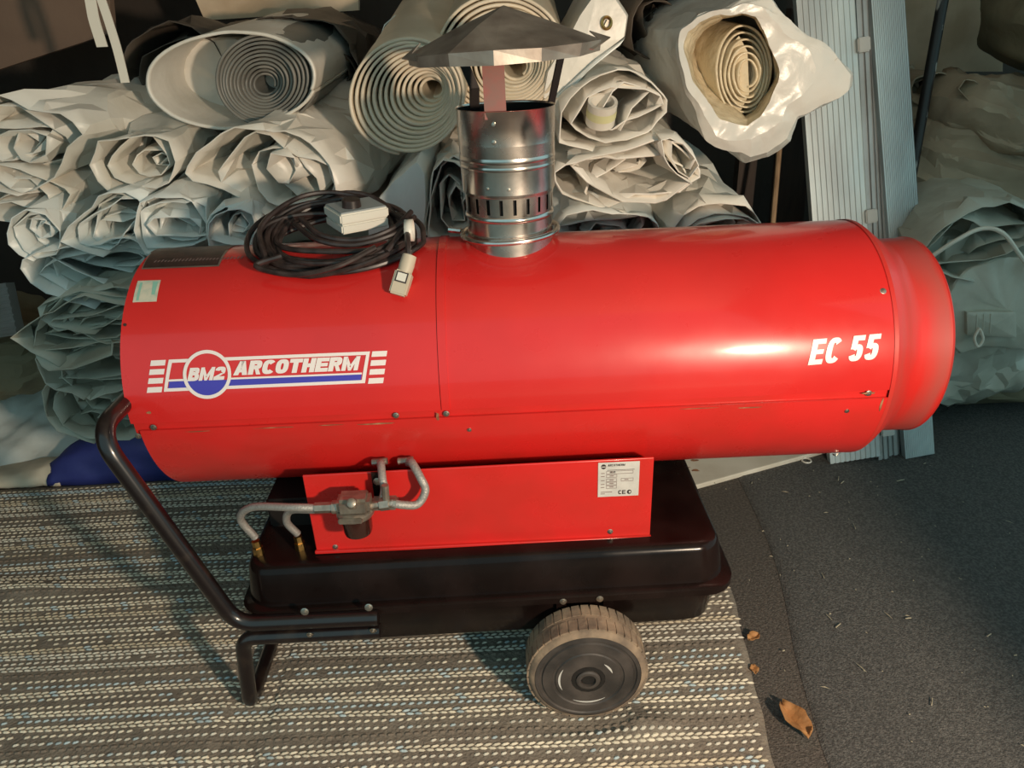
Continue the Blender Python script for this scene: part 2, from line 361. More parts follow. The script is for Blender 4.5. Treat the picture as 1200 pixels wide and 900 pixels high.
def word(txt, wid, t, h, gap=.09, shear=.0):
    """returns unit-box shapes for a word; wid maps a character to its relative width"""
    x = 0; out = []
    for ch in txt:
        w_ = wid.get(ch, 1.0)
        for V, F in letter(ch, t / w_, h): out.append(([(x + p[0] * w_ + shear * p[1], p[1]) for p in V], F))
        x += w_ + gap
    X1 = x - gap + shear
    return [([(p[0] / X1, p[1]) for p in V], F) for V, F in out]
def glyphs(txt, shear=0, bold=0, spacing=1.0):
    V, F = [], []
    for v, f in word(txt, {'M': 1.25, ' ': .4}, .3, .2, .14, shear): o = len(V); V += v; F += [tuple(i + o for i in q) for q in f]
    return np.array(V), F
def flat2d(shapes, cuts=.011):
    """shapes: list of (V2d, F); returns subdivided so that it can be bent"""
    bm = bmesh.new()
    for V, F in shapes:
        vs = [bm.verts.new((p[0], p[1], 0)) for p in V]
        for f in F:
            try: bm.faces.new([vs[i] for i in f])
            except ValueError: pass
    ys = [v.co.y for v in bm.verts]; y = math.floor(min(ys) / cuts) * cuts
    while y < max(ys):
        bmesh.ops.bisect_plane(bm, geom=bm.verts[:] + bm.edges[:] + bm.faces[:], plane_co=(0, y, 0), plane_no=(0, 1, 0)); y += cuts
    bm.verts.index_update(); V = [(v.co.x, v.co.y) for v in bm.verts]; F = [tuple(v.index for v in f.verts) for f in bm.faces]; bm.free(); return V, F
def decal(name, shapes, m, parent, x0, p0, e=.0012, cuts=.011):
    V, F = flat2d(shapes, cuts); return obj(name, MB().add([cyl(x0 + u, p0 + v / R, R + e) for u, v in V], F), m, parent, smooth=False)
def poly(pts): return (pts, [tuple(range(len(pts)))])
def frame(out, inn):
    n = len(out); return (list(out) + list(inn), [(i, (i + 1) % n, n + (i + 1) % n, n + i) for i in range(n)])
K = .00158 / 3.75
LC = on_barrel(160 + 313 / 3.75, 390 + 182 / 3.75)
def lg(X, Y):
    P, a = on_barrel(160 + X / 3.75, 390 + Y / 3.75); return (P[0] - LC[0][0], (a - LC[1]) * R)
def lgs(*pts): return [lg(*p) for p in pts]
x0, p0 = LC[0][0], LC[1]
fr_o = lgs((144, 118), (1027, 82), (1005, 220), (122, 258)); fr_i = lgs((158, 132), (1010, 97), (991, 206), (138, 243))
W = [frame(fr_o, fr_i), poly(lgs((140, 205), (232, 201), (232, 210), (140, 214))), poly(lgs((410, 197), (992, 174), (991, 182), (410, 205)))]
for k, (ya) in enumerate((119, 158, 197, 236)):
    xo = -5 * k; W.append(poly(lgs((66 + xo, ya + 3), (131 + xo, ya), (127 + xo, ya + 24), (62 + xo, ya + 27))))
    W.append(poly(lgs((1037 + xo, ya - 37), (1103 + xo, ya - 40), (1099 + xo, ya - 16), (1033 + xo, ya - 13))))
decal('logo_frame', W, 'white', panelL, x0, p0, .0020)
decal('logo_bar', [poly(lgs((146, 214), (236, 210), (236, 239), (142, 243))), poly(lgs((408, 205), (990, 182), (987, 207), (408, 232)))], 'blue', panelL, x0, p0, .0021)
cc = lambda r: [lg(313 + r * math.cos(a), 182 - r * math.sin(a)) for a in np.linspace(0, 2 * PI, 56, endpoint=False)]
decal('logo_disc', [poly(cc(100))], 'red', panelL, x0, p0, .0025)
half = [lg(313 + 95 * math.cos(a), 182 - 95 * math.sin(a)) for a in np.linspace(PI + .25, 2 * PI - .25, 30)]
decal('logo_half_disc', [poly(half)], 'blue', panelL, x0, p0, .0028)
ring_o, ring_i = cc(106), cc(91)
decal('logo_ring', [frame(ring_o, ring_i)], 'white', panelL, x0, p0, .0031)
def fit(txt, X0, Y0, X1, Y1, shear=0, bold=.03, sp=1.0):
    xm = (X0 + X1) / 2; out = []
    for V, F in word(txt, sp, *bold, shear):
        W_ = []
        for p in V: X = X0 + (X1 - X0) * p[0]; W_.append(lg(X, Y1 - (Y1 - Y0) * p[1] - .042 * (X - xm)))
        out.append((W_, F))
    return out
decal('logo_letters', fit('ARCOTHERM', 426, 114, 986, 175, .24, (.40, .27, .045), {'M': 1.3, 'A': 1.1}), 'white', panelL, x0, p0, .0024)
decal('logo_letters', fit('BM2', 226, 151, 400, 208, .28, (.40, .27, .045), {'M': 1.3}), 'white', panelL, x0, p0, .0036)
EC_ = word('EC 55', {' ': .3, 'E': .8, 'C': .86, '5': .8}, .34, .20, .10, .30)
decal('model_lettering', [([((p[0] - .5) * .137, (p[1] - .5) * .047 + .006 * (p[0] - .5)) for p in V_], F_) for V_, F_ in EC_], 'white', panelR, .517, rad(18.2), .0012)
# paper sticker and dark warning label on the left
def quad_decal(name, px, m, parent, e):
    P = [on_barrel(*p) for p in px]; pts = [(q[0][0] - P[0][0][0], (q[1] - P[0][1]) * R) for q in P]
    return decal(name, [poly(pts)], m, parent, P[0][0][0], P[0][1], e, .006)
quad_decal('paper_sticker', [(156, 355), (184, 354), (189, 329), (162, 330)], 'paper', panelL, .0020)
quad_decal('sticker_print', [(178, 346), (182, 346), (186, 331), (180, 331)], 'green', panelL, .0023)
quad_decal('sticker_print', [(160, 353), (163, 353), (168, 332), (165, 332)], 'green', panelL, .0023)
quad_decal('warning_label_border', [(166, 316.5), (257, 313), (268, 294), (178, 297)], 'capsteel', panelL, .0018)
quad_decal('warning_label', [(168, 315), (255.5, 311.5), (267, 292.5), (180, 296)], 'grille', panelL, .0022)
# top part of the label beyond the silhouette edge
xw0, xw1 = on_barrel(178, 297)[0][0], on_barrel(267, 293)[0][0]
mb = MB(); mb.add(*cpatch(xw0 - .003, xw1 + .003, math.degrees(on_barrel(200, 296)[1]) - 1, 112, .0022, 8)); obj('warning_label', mb, 'grille', panelL, smooth=False)
g2 = []
pa = math.degrees(on_barrel(200, 312)[1]); 
for k in range(26):
    xx = xw0 + .025 + k * .0068; hh = .012 * rng.uniform(.6, 1)
    g2.append(([cyl(xx, rad(pa + 3), R + .0026), cyl(xx + .0028, rad(pa + 3), R + .0026), cyl(xx + .0042, rad(pa + 3) + hh / R, R + .0026), cyl(xx + .0016, rad(pa + 3) + hh / R, R + .0026)], [(0, 1, 2, 3)]))
mb = MB(); [mb.add(*q) for q in g2]; obj('warning_label_print', mb, 'inkred', panelL, smooth=False)['kind'] = 'stuff'

# burner housing ------------------------------------------------------
YB = -.268; TT = .343
mb = MB(); bx0, bx1 = -.514, .166
sec = [(YB, TT - .004), (YB, .530), (YB + .003, .531), (-.175, .474), (.175, .474), (-YB - .003, .531), (-YB, .530), (-YB, TT - .004)]
V = [(x, y, z + (x - bx0) * .008) for x in (bx0, bx1) for (y, z) in sec]; n = len(sec)
F = [(i, i + 1, n + i + 1, n + i) for i in range(n - 1)] + [tuple(range(n))[::-1], tuple(range(n, 2 * n))]
mb.add(V, F); mb.box(((bx0 + bx1) / 2, YB - .003, TT + .006), (bx1 - bx0 + .004, .008, .007))
house = obj('burner_housing', mb, 'red_low', H, ang=20, bev=.002); house['label'] = 'red rectangular burner housing under the barrel'
for p in [(393, 641), (715, 623)]:
    bolt(at(*p, YB), (0, -1, 0), .0045, house)
# rating plate
a, b = at(701, 542, YB), at(748, 580, YB); lw, lh = b[0] - a[0], a[2] - b[2]
def plate(name, shapes, m, e, parent):
    mb = MB()
    for V, F in shapes: mb.add([(a[0] + u * lw, YB - e, b[2] + v * lh) for u, v in V], F)
    o = obj(name, mb, m, parent, smooth=False)
    if name == 'plate_print': o['kind'] = 'stuff'
    return o
def rc(x, y, w_, h_): return poly([(x, y), (x + w_, y), (x + w_, y + h_), (x, y + h_)])
def tx(t, x, y, w_, h_, bold=.01, sh=0): V, F = glyphs(t, sh, bold); return ([(x + p[0] * w_, y + p[1] * h_) for p in V], F)
plate('rating_plate', [rc(0, 0, 1, 1)], 'label', .0012, house)
plate('plate_print', [tx('ARCOTHERM', .23, .885, .42, .06, .04, .2), rc(.22, .77, .66, .012), tx('EC 55', .30, .69, .12, .055, .02), tx('CE', .50, .06, .18, .12, .0),
      poly([(.13 + .06 * math.cos(t), .88 + .07 * math.sin(t)) for t in np.linspace(0, 2 * PI, 20, endpoint=False)]),
      frame([(.77 + .055 * math.cos(t), .12 + .065 * math.sin(t)) for t in np.linspace(0, 2 * PI, 16, endpoint=False)], [(.785 + .028 * math.cos(t), .12 + .032 * math.sin(t)) for t in np.linspace(0, 2 * PI, 16, endpoint=False)])], 'ink', .0016, house)
plate('plate_print', [rc(.08, .865, .10, .025)], 'label', .0019, house)
pl = [rc(.07, y, .09, .02) for y in (.68, .59, .47, .36, .27)] + [rc(.07, .13, .28, .02), rc(.07, .08, .1, .02)]
for (x, y, w_, h_) in [(.2, .66, .65, .09), (.2, .56, .26, .09), (.2, .44, .26, .09), (.56, .44, .3, .09), (.2, .34, .26, .09), (.2, .24, .26, .09)]:
    pl.append(frame([(x, y), (x + w_, y), (x + w_, y + h_), (x, y + h_)], [(x + .008, y + .012), (x + w_ - .008, y + .012), (x + w_ - .008, y + h_ - .012), (x + .008, y + h_ - .012)])); pl.append(rc(x + .08, y + .035, .1, .025))
plate('plate_print', pl, 'inkred', .0016, house)

# fuel tank -----------------------------------------------------------
def rrect(x0, x1, y0, y1, r, z, n=6):
    out = []
    for cx, cy, a0 in ((x1 - r, y1 - r, 0), (x0 + r, y1 - r, 90), (x0 + r, y0 + r, 180), (x1 - r, y0 + r, 270)):
        for k in range(n + 1):
            t = rad(a0 + 90 * k / n); out.append((cx + r * math.cos(t), cy + r * math.sin(t), z + .013 * (cx - x0) * 0))
    return out
def loft(secs):
    mb = MB(); n = len(secs[0]); V = [p for s_ in secs for p in s_]; F = []
    for i in range(len(secs) - 1):
        for k in range(n): F.append((i * n + k, i * n + (k + 1) % n, (i + 1) * n + (k + 1) % n, (i + 1) * n + k))
    F.append(tuple(range(n))[::-1]); F.append(tuple((len(secs) - 1) * n + k for k in range(n)))
    return mb.add(V, F)
def tilt(mb, k=.018, xo=-.65):
    mb.v = [(x, y, z + k * (x - xo) * (1 if z > .1 else 0)) for x, y, z in mb.v]; return mb
tk = tilt(loft([rrect(-.664, .318, -.326, .326, .06, .254), rrect(-.662, .316, -.322, .322, .055, .27), rrect(-.655, .306, -.314, .314, .05, .328), rrect(-.652, .303, -.310, .310, .048, .336), rrect(-.646, .297, -.303, .303, .042, .3415), rrect(-.632, .284, -.288, .288, .03, .3425)]), .012)
tank = obj('fuel_tank', tk, 'black', H, ang=50); tank['label'] = 'glossy black upper half of the fuel tank'
fg = tilt(loft([rrect(-.668, .326, -.337, .337, .06, .236), rrect(-.674, .334, -.343, .343, .06, .240), rrect(-.674, .334, -.343, .343, .06, .254), rrect(-.668, .328, -.337, .337, .06, .258)]), .014)
flg = obj('tank_flange', fg, 'black', H, ang=50)
obj('tank_pan', tilt(loft([rrect(-.55, .27, -.285, .285, .05, .128), rrect(-.565, .285, -.300, .300, .055, .133), rrect(-.58, .298, -.316, .316, .055, .15), rrect(-.60, .305, -.322, .322, .055, .24)]), .018), 'black', H, ang=50)
for p in [(660, 705), (703, 702), (612, 708.5)][:2]: bolt(at(*p, -.345), (0, -1, 0), .0055, flg)

# handle and support leg
YT = -.352
hp = [(-.389, YT, .243), (-.672, YT, .243), (-.826, YT, .690), (-.826, -YT, .690), (-.672, -YT, .243), (-.389, -YT, .243)]
hd = obj('handle', MB().tube(fillet(hp, .06, 10), .0165, 14), 'tube', H); hd['label'] = 'bent black tube push handle'
lp_ = [(-.389, YT, .208), (-.668, YT, .206), (-.688, YT, .0155), (-.688, -YT, .0155), (-.668, -YT, .206), (-.389, -YT, .208)]
lg_ = obj('support_leg', MB().tube(fillet(lp_, .035, 8), .0155, 14), 'tube', H); lg_['label'] = 'bent black tube support leg'
for p in [(357, 717), (432, 712)]: bolt(at(*p, YT - .016), (0, -1, .2), .006, hd)
for p in [(363, 744), (437, 739)]: bolt(at(*p, YT - .014), (0, -1, -.2), .005, lg_)

# wheels ----------------------------------------------------------------
RW = .1208; XW = .024
def wheel(side):
    s = side; yo = .417 * s; ax = (0, s, 0)   # outer face
    prof = [(.06, -.08), (RW - .012, -.08), (RW - .003, -.075), (RW, -.062), (RW, -.02), (RW - .003, -.007), (RW - .010, -.001), (RW - .014, 0)]
    t = MB().lathe(prof, (XW, yo, RW), ax, 72)
    ty = obj('wheel', t, 'tyre', H, ang=40); ty['label'] = 'dusty brown ribbed tyre with dark disc'
    tm = MB()
    for k in range(40):
        for (h0, h1, o) in ((-.074, -.046, 0), (-.037, -.008, .5)):
            a = 2 * PI * (k + o) / 40; wd = .43 * 2 * PI / 40
            V = []
            for aa, rr in ((a - wd, RW - .003), (a - wd * .93, RW + .0012), (a + wd * .93, RW + .0012), (a + wd, RW - .003)):
                for h in (h0, h1): V.append((XW + rr * math.cos(aa), yo + s * h, RW + rr * math.sin(aa)))
            tm.add(V, [(0, 1, 3, 2), (2, 3, 5, 4), (4, 5, 7, 6), (0, 2, 4, 6), (1, 7, 5, 3)])
    tr = obj('tread_blocks', tm, 'tyre', ty, smooth=False); tr['kind'] = 'stuff'
    d = MB().lathe([(RW - .013, -.004), (RW - .015, 0.0), (RW - .022, .0012), (RW - .024, -.0015), (RW - .028, -.0015), (RW - .030, .002), (.073, .0035), (.071, .001), (.067, .001), (.065, .0035), (.045, .0045), (.034, .0045), (.033, .002), (.024, .002), (.024, .007), (.020, .009), (.015, .009), (.0145, .001), (0, .001)], (XW, yo, RW), ax, 72)
    di = obj('wheel_disc', d, 'wheel', ty, ang=25)
    st = MB()
    for k in range(8):
        a = k * PI / 4; st.box((XW + .036 * math.cos(a), yo + s * .0045, RW + .036 * math.sin(a)), (.011, .003, .006), Matrix.Rotation(-a, 3, 'Y'))
    obj('hub_cover', MB().lathe([(.0, .004), (.013, .005), (.0135, .001)], (XW, yo, RW), ax, 20), 'hub', ty)
    obj('hub_flange', MB().lathe([(.034 + .003 * (k % 2), .0048) for k in (0,)] + [(.026, .0052)], (XW, yo, RW), ax, 16), 'hub', ty)
    sc = MB()
    for (r_, a0, a1) in ((.058, 2.6, 3.6), (.062, 4.2, 5.3), (.05, .3, .9)):
        an = np.linspace(a0, a1, 14)
        for i in range(13):
            w0 = .0018 * math.sin(PI * i / 13) + .0003; w1 = .0018 * math.sin(PI * (i + 1) / 13) + .0003; e = .0046
            P = [(r_ - w0, an[i]), (r_ + w0, an[i]), (r_ + w1, an[i + 1]), (r_ - w1, an[i + 1])]
            sc.add([(XW + q * math.cos(t_), yo + s * e, RW + q * math.sin(t_)) for q, t_ in P], [(0, 1, 2, 3)])
    obj('raised_mark', sc, 'label', ty, smooth=False)['kind'] = 'stuff'
wheel(-1); wheel(1)
obj('axle', MB().tube([(XW, -.34, RW), (XW, .34, RW)], .011, 12), 'darkmetal', H)
for sx in (-.045, .05):
    for sy in (-.325, .325): obj('axle_bracket', MB().box((XW + sx, sy, .185), (.02, .012, .14)), 'black', H, smooth=False)

# supports between tank and barrel
for x in (-.60, .25):
    pass
mb = MB().box((-.585, .0, .365), (.10, .34, .09), None, .006); obj('rear_bracket', mb, 'darkmetal', H)

# fuel filter and hoses --------------------------------------------------
fx, fy, fz = -.409, -.322, .480
ff = obj('fuel_filter', MB().lathe([(0, -.006), (.033, -.006), (.036, -.002), (.036, .005), (.031, .009), (0, .009)], (fx, fy, fz), (0, 0, 1), 32).box((fx + .001, fy - .002, fz + .022), (.062, .044, .034), None, .007).lathe([(0, .012), (.006, .012), (.009, .010), (.011, 0), (.011, -.02)], (fx + .002, fy - .022, fz + .034), (0, -.75, .65), 16).box((fx - .003, fy - .036, fz + .004), (.045, .008, .010), None, .002), 'cast', H, ang=40)
ff['label'] = 'cast metal fuel filter head'
obj('filter_bowl', MB().lathe([(0, -.042), (.016, -.042), (.026, -.036), (.028, -.028), (.029, 0), (.02, .004)], (fx, fy, fz - .010), (0, 0, 1), 32), 'bowl', ff)
obj('fitting', MB().tube([(fx - .075, fy, fz + .012), (fx - .03, fy, fz + .012)], .0105, 6).tube([(fx - .042, fy, fz + .012), (fx - .03, fy, fz + .012)], .013, 12), 'cast', ff, ang=30)
obj('fitting', MB().tube([(fx + .03, fy, fz + .012), (fx + .08, fy, fz + .016)], .008, 12).tube([(fx + .048, fy, fz + .013), (fx + .066, fy, fz + .015)], .0125, 6), 'cast', ff, ang=30)
obj('valve', MB().box((fx + .055, fy + .012, fz + .008), (.05, .03, .018), None, .004).tube([(fx + .06, fy, fz + .01), (fx + .062, fy + .002, fz + .055)], .007, 10), 'cast', ff)
obj('filter_bracket', MB().box((fx + .040, YB - .010, fz + .020), (.020, .005, .075)).box((fx + .040, YB - .024, fz + .002), (.020, .03, .004)), 'black', ff, smooth=False)
bolt((fx + .040, YB - .0130, fz + .038), (0, -1, 0), .006, ff)
def hose(pts, r=.0076): return obj('fuel_hose', MB().tube(spline(pts, 48), r, 12), 'braid', H)
T0, T1 = at(305, 655, -.262), at(354, 652, -.252)
hose([(T0[0], -.262, .385), (T0[0] - .016, -.272, .440), (T0[0] + .02, -.290, .478), (fx - .12, fy, fz + .016), (fx - .072, fy, fz + .012)])
hose([(T1[0], -.252, .382), (T1[0] - .013, -.262, .42), (T1[0] + .004, -.275, .456), (fx - .085, fy + .012, .480), (fx - .062, fy + .010, fz + .006)])
for T, y in ((T0, -.262), (T1, -.252)):
    obj('hose_nut', MB().tube([(T[0], y, TT - .002), (T[0], y, TT + .018)], .0105, 6).tube([(T[0], y, TT + .016), (T[0] - .001, y, TT + .034)], .0085, 6), 'brass', H, ang=20)
Q = [at(455, 553, -.2), at(462, 585, -.275)]
hose([(Q[0][0] - .010, -.222, .520), (Q[0][0] - .000, -.262, .546), (Q[0][0] + .006, -.296, .532), (Q[0][0] + .008, -.300, .515), (Q[0][0] + .004, -.312, .495)])
hose([(-.315, -.222, .520), (-.302, -.262, .546), (-.284, -.292, .530), (-.276, -.300, .505), (-.292, -.31, .482), (-.318, -.322, .490), (fx + .07, fy, fz + .016)], .008)
for xx in (Q[0][0] - .008, -.318): obj('hose_grommet', MB().tube([(xx - .014, -.236, .534), (xx + .016, -.236, .536)], .007, 10), 'cast', H)

# flue --------------------------------------------------------------------
FX = -.0915
SL = .0
def fl_(prof, skip=None, seg=72, a0=0): return MB().lathe(prof, (FX, 0, 0), (0, 0, 1), seg, skip=skip)
zt = 1.160
prof = [(.086, .80), (.086, .945), (.0868, .948)] 
flue = obj('flue_pipe', fl_([(.085, .81), (.085, .955), (.0875, .957), (.0885, .961), (.0875, .965), (.0858, .967)]), 'steel', H, ang=50); flue['label'] = 'polished stainless steel flue stub with vent slots'
ns = 21
slot = fl_([(.0858, .967), (.0862, .972), (.0872, 1.001), (.0878, 1.006)], skip=lambda i, k: i == 1 and k % 4 == 0, seg=ns * 4)
obj('slotted_band', slot, 'steel', flue, ang=50)
obj('flue_slot_shade', fl_([(.080, .95), (.080, 1.02)]), 'void', flue)  # dark sheet added as the shade behind the slots
obj('flue_sleeve', fl_([(.0885, 1.004), (.0892, 1.006), (.0900, 1.050), (.0915, 1.053), (.0925, 1.057), (.0915, 1.061), (.0905, 1.064), (.092, 1.067), (.0928, 1.071), (.092, 1.075), (.0915, 1.078), (.0938, zt - .001), (.0948, zt), (.0938, zt + .0005), (.0928, zt - .002), (.091, 1.01)]), 'steel', flue, ang=50)
obj('flue_mouth_shade', fl_([(.0924, zt - .003), (.0896, 1.03), (.02, 1.02)]), 'void', flue)  # black sheet added in place of the shade inside the flue
an = np.linspace(-.15 * PI, 1.15 * PI, 50)
obj('clamp_ring', MB().tube([(FX + .096 * math.cos(-t), .096 * math.sin(-t), .9225 + .004 * math.cos(t)) for t in an], .0052, 10).tube([(FX - .10, .02, .92), (FX - .125, .03, .921)], .006, 8), 'steel', flue)
def rivet(px, py, r):
    P = at(px, py, -.08); d = P[:2] - np.array([FX, 0]); d = d / np.linalg.norm(d)
    bolt((FX + r * d[0], r * d[1], P[2]), (d[0], d[1], 0), .0035, flue, 'bolt', 'rivet')
rivet(580, 145, .0925); rivet(580, 166, .0922); rivet(572, 221, .0888); rivet(596, 221, .0888)
# rain cap: folded cone with segments
CX = -.0875; CZ = 1.262; RCAP = .178
V = [(CX, -.002, 1.328)]; nseg = 14; rg = random.Random(5)
for ring_r, dz in ((.5, 0), (1.0, 0)):
    for k in range(nseg):
        a = 2 * PI * k / nseg + .1; r = RCAP * ring_r * rg.uniform(.985, 1.02)
        V.append((CX + r * math.cos(a), r * math.sin(a), CZ + .066 * (1 - ring_r) + .035 * r * math.cos(a) * ring_r / RCAP * .18 + rg.uniform(-.003, .003)))
for k in range(nseg):
    a = 2 * PI * k / nseg + .1; r = RCAP * .985
    V.append((CX + r * math.cos(a), r * math.sin(a), CZ - .019 + .0065 * math.cos(a) + rg.uniform(-.0025, .002)))
F = [(0, 1 + k, 1 + (k + 1) % nseg) for k in range(nseg)]
for j in (0, 1): F += [(1 + j * nseg + k, 1 + (j + 1) * nseg + k, 1 + (j + 1) * nseg + (k + 1) % nseg, 1 + j * nseg + (k + 1) % nseg) for k in range(nseg)]
capo = obj('rain_cap', MB().add(V, F), 'capsteel', flue, smooth=False, solid=.0016); capo['label'] = 'dull conical rain cap with bent rim'
obj('cap_fold', MB().add([(CX - .165, -.055, CZ - .004), (CX - .185, -.045, CZ - .012), (CX - .15, -.085, CZ - .016), (CX - .11, -.12, CZ - .006), (CX - .15, -.04, CZ + .012)], [(0, 1, 2, 3), (0, 4, 1)]), 'capsteel', flue, smooth=False, solid=.002)
obj('cap_fold', MB().add([(CX + .165, -.055, CZ + .006), (CX + .188, -.03, CZ + .008), (CX + .15, -.095, CZ - .008), (CX + .11, -.12, CZ + .0), (CX + .15, -.03, CZ + .02)], [(0, 1, 2, 3), (0, 4, 1)]), 'capsteel', flue, smooth=False, solid=.002)
def strap(p, w_, wd, m):
    P = np.array(p, float); wv = np.array(wd, float); V = []
    for q in P: V += [q - wv * w_ / 2, q + wv * w_ / 2]
    return obj('cap_strap', MB().add(V, [(2 * i, 2 * i + 1, 2 * i + 3, 2 * i + 2) for i in range(len(P) - 1)]), m, flue, smooth=False, solid=.003)
s1 = at(577, 62, -.07); s2 = at(581, 140, -.086)
strap([s1, (s2[0], -.086, s2[2])], .039, (1, 0, 0), 'copper')['label'] = 'reddish flat strap holding the rain cap'
strap([at(541, 68, .03), at(556, 103, .045), at(556, 135, .06)], .020, (.9, .45, 0), 'darkmetal')
strap([at(659, 58, .03), at(643, 135, .05)], .018, (.75, .6, 0), 'darkmetal')

# ------------------------------------------------------------------ remote control with coiled cable
RC = thing('remote_thermostat', 'white control box with black knob in coiled black cable atop the red barrel', 'thermostat', (-.43, 0, .92))
mb = MB(); g = np.random.default_rng(11)
def bz(y): return HC + math.sqrt(max(.0, (R + .002) ** 2 - y * y))
NL = 12; path = []
for k in range(NL):
    for t in np.linspace(0, 2 * PI, 48, endpoint=False):
        f = k + t / (2 * PI)
        rx = .152 + .018 * math.sin(f * 2.1) - .0016 * k; ry = .098 + .014 * math.sin(f * 1.7 + 1)
        x = -.443 + .012 * math.sin(f * 1.3) + rx * math.cos(t); y = -.008 + .010 * math.cos(f * 2.3) + ry * math.sin(t)
        z = max(.921 + .36 * y + .0035 * (k % 6) + .010 * math.sin(2 * t + k) , bz(y) + .0075)
        path.append((x, y, z))
obj('cable', mb.tube(path, .0055, 8), 'cable', RC)
tl = spline([(-.30, .02, .945), (-.42, .10, .985), (-.52, .085, .99), (-.585, -.01, .955), (-.56, -.10, .905)], 40); obj('cable_loop', MB().tube(tl, .0055, 8), 'cable', RC)
ll = spline([at(330, 300, -.10), at(300, 312, -.12), at(345, 322, -.145), at(395, 312, -.14), at(440, 290, -.10)], 40)
ll = np.array([(p[0], p[1], max(p[2], bz(p[1]) + .006)) for p in ll]); obj('cable_loop', MB().tube(ll, .0055, 8), 'cable', RC)
for fl2 in ([(345, 262, .0), (372, 281, -.06), (415, 287, -.075), (462, 274, -.055), (486, 254, .0)], [(352, 256, .0), (378, 276, -.055), (420, 281, -.07), (460, 268, -.05), (482, 248, .0)]):
    q = spline([at(*p) for p in fl2], 36); obj('cable_loop', MB().tube([(p[0], p[1], max(p[2], bz(p[1]) + .007)) for p in q], .0055, 8), 'cable', RC)
Rb = Matrix.Rotation(rad(33), 3, 'Z') @ Matrix.Rotation(rad(4), 3, 'X')
bc = Vector((-.398, .010, .963))
bx = obj('control_box', MB().box(bc - Rb @ Vector((0, 0, .0110)), (.100, .082, .019), Rb, .003).box(bc + Rb @ Vector((0, 0, .0095)), (.103, .085, .020), Rb, .003), 'plastic', RC)
obj('box_top_shade', MB().box(bc + Rb @ Vector((0, 0, .0205)), (.096, .078, .003), Rb, .001), 'plastic_shade', bx)  # thin top sheet, shade put into its colour
obj('knob', MB().lathe([(.019, 0), (.018, .014), (.0165, .0155), (0, .016)], bc + Rb @ Vector((-.012, -.008, .022)), Rb @ Vector((0, 0, 1)), 24), 'cable', bx)
# lead to the connector
Pc, ac = on_barrel(471, 330, R + .016)
nrm = np.array([0, -math.cos(ac), math.sin(ac)]); G = at(479, 303, Pc[1] + .02)
top_ = at(474, 268, -.05)
obj('connector_lead', MB().tube(spline([(-.33, -.09, .915), top_, at(478, 285, Pc[1] + .04), G], 24), .006, 8), 'cable', RC)
dirv = (Pc - G); dirv /= np.linalg.norm(dirv)
zax = Vector(dirv); xax = Vector((1, 0, 0)); xax = (xax - zax * xax.dot(zax)).normalized(); yax = zax.cross(xax)
Rc = Matrix((xax, yax, zax)).transposed()
cn = obj('connector', MB().box(Vector(Pc) + zax * .004, (.032, .030, .046), Rc, .003).lathe([(.006, -.022), (.0135, -.02), (.0145, 0), (.0135, .018)], G + dirv * .014, dirv, 16), 'conn', RC)
obj('connector_face', MB().box(Vector(Pc) - zax * .006 - yax * .0155 * (1 if yax.y > 0 else -1), (.022, .002, .020), Rc), 'ink', cn, smooth=False)
obj('connector_insert', MB().box(Vector(Pc) - zax * .006 - yax * .0165 * (1 if yax.y > 0 else -1), (.017, .002, .015), Rc), 'plastic', cn, smooth=False)
an = np.linspace(0, 2 * PI, 20, endpoint=False); tc_ = at(478, 270, -.06)
V = []
for t in an:
    for hh in (-.008, .008): V.append((tc_[0] + hh + .003, tc_[1] + .022 * math.cos(t), tc_[2] + .020 * math.sin(t)))
obj('cable_tie', MB().grid(V, 20, 2, True), 'plastic', RC, solid=.002)

# ------------------------------------------------------------------ rug
def rugh(x, y):
    h = .006 + .002 * math.sin(x * 5 + y * 3) 
    h += .016 * math.exp(-((y - .10 - .04 * math.sin(x * 6)) / .035) ** 2) * max(0, min(1, (-1.18 - x) / .2))
    h += .016 * math.exp(-((y + .462 - .02 * math.sin(x * 12)) / .028) ** 2) * math.exp(-((x - .135) / .07) ** 2)
    fx_ = max(0, 1 - ((x - XW) / .1) ** 2) * (1 if -.45 < y < -.31 or .31 < y < .45 else 0)
    h = h * (1 - .9 * fx_) if fx_ > 0 else h
    if abs(x + .688) < .05: h = min(h, .004)
    return h
RY0, RY1, RX0 = -.80, .566, -2.05
def rxe(y): return .425 + .118 * (y + .05) - .25 * max(0, y + .06) + .002 * math.sin(y * 40)
RUG = thing('rug', 'brown and cream striped woven rug under the red heater', 'rug', (-.8, -.1, 0))
nx, ny = 150, 90; V = []
for i in range(nx):
    for j in range(ny):
        y = RY0 + (RY1 - RY0) * j / (ny - 1) ; x = RX0 + (rxe(y) - RX0) * i / (nx - 1)
        yy = y + .05 * max(0, (-1.0 - x)) * -.3 * (j / ny)
        V.append((x, yy, rugh(x, y)))
obj('woven_ground', MB().grid(V, nx, ny), 'rugbase', RUG, solid=.004)
p_r = .0185; p_s = .0176; rr_ = random.Random(8)
vs, fs, cs = [], [], []
LOZ = [(-.5, 0, 0), (-.2, -.5, .35), (.2, -.5, .35), (.5, 0, 0), (.2, .5, .35), (-.2, .5, .35), (-.2, 0, .9), (.2, 0, .9)]
LF = [(0, 1, 6), (1, 2, 7, 6), (2, 3, 7), (3, 4, 7), (4, 5, 6, 7), (5, 0, 6)]
nrow = int((RY1 - RY0) / p_r); types = []
base_cols = [(.68, .60, .47), (.60, .55, .46), (.43, .51, .53), (.57, .48, .35)]
seq = 'CddCddCdCddbCdCddCdbddCdCddCddbCdC'
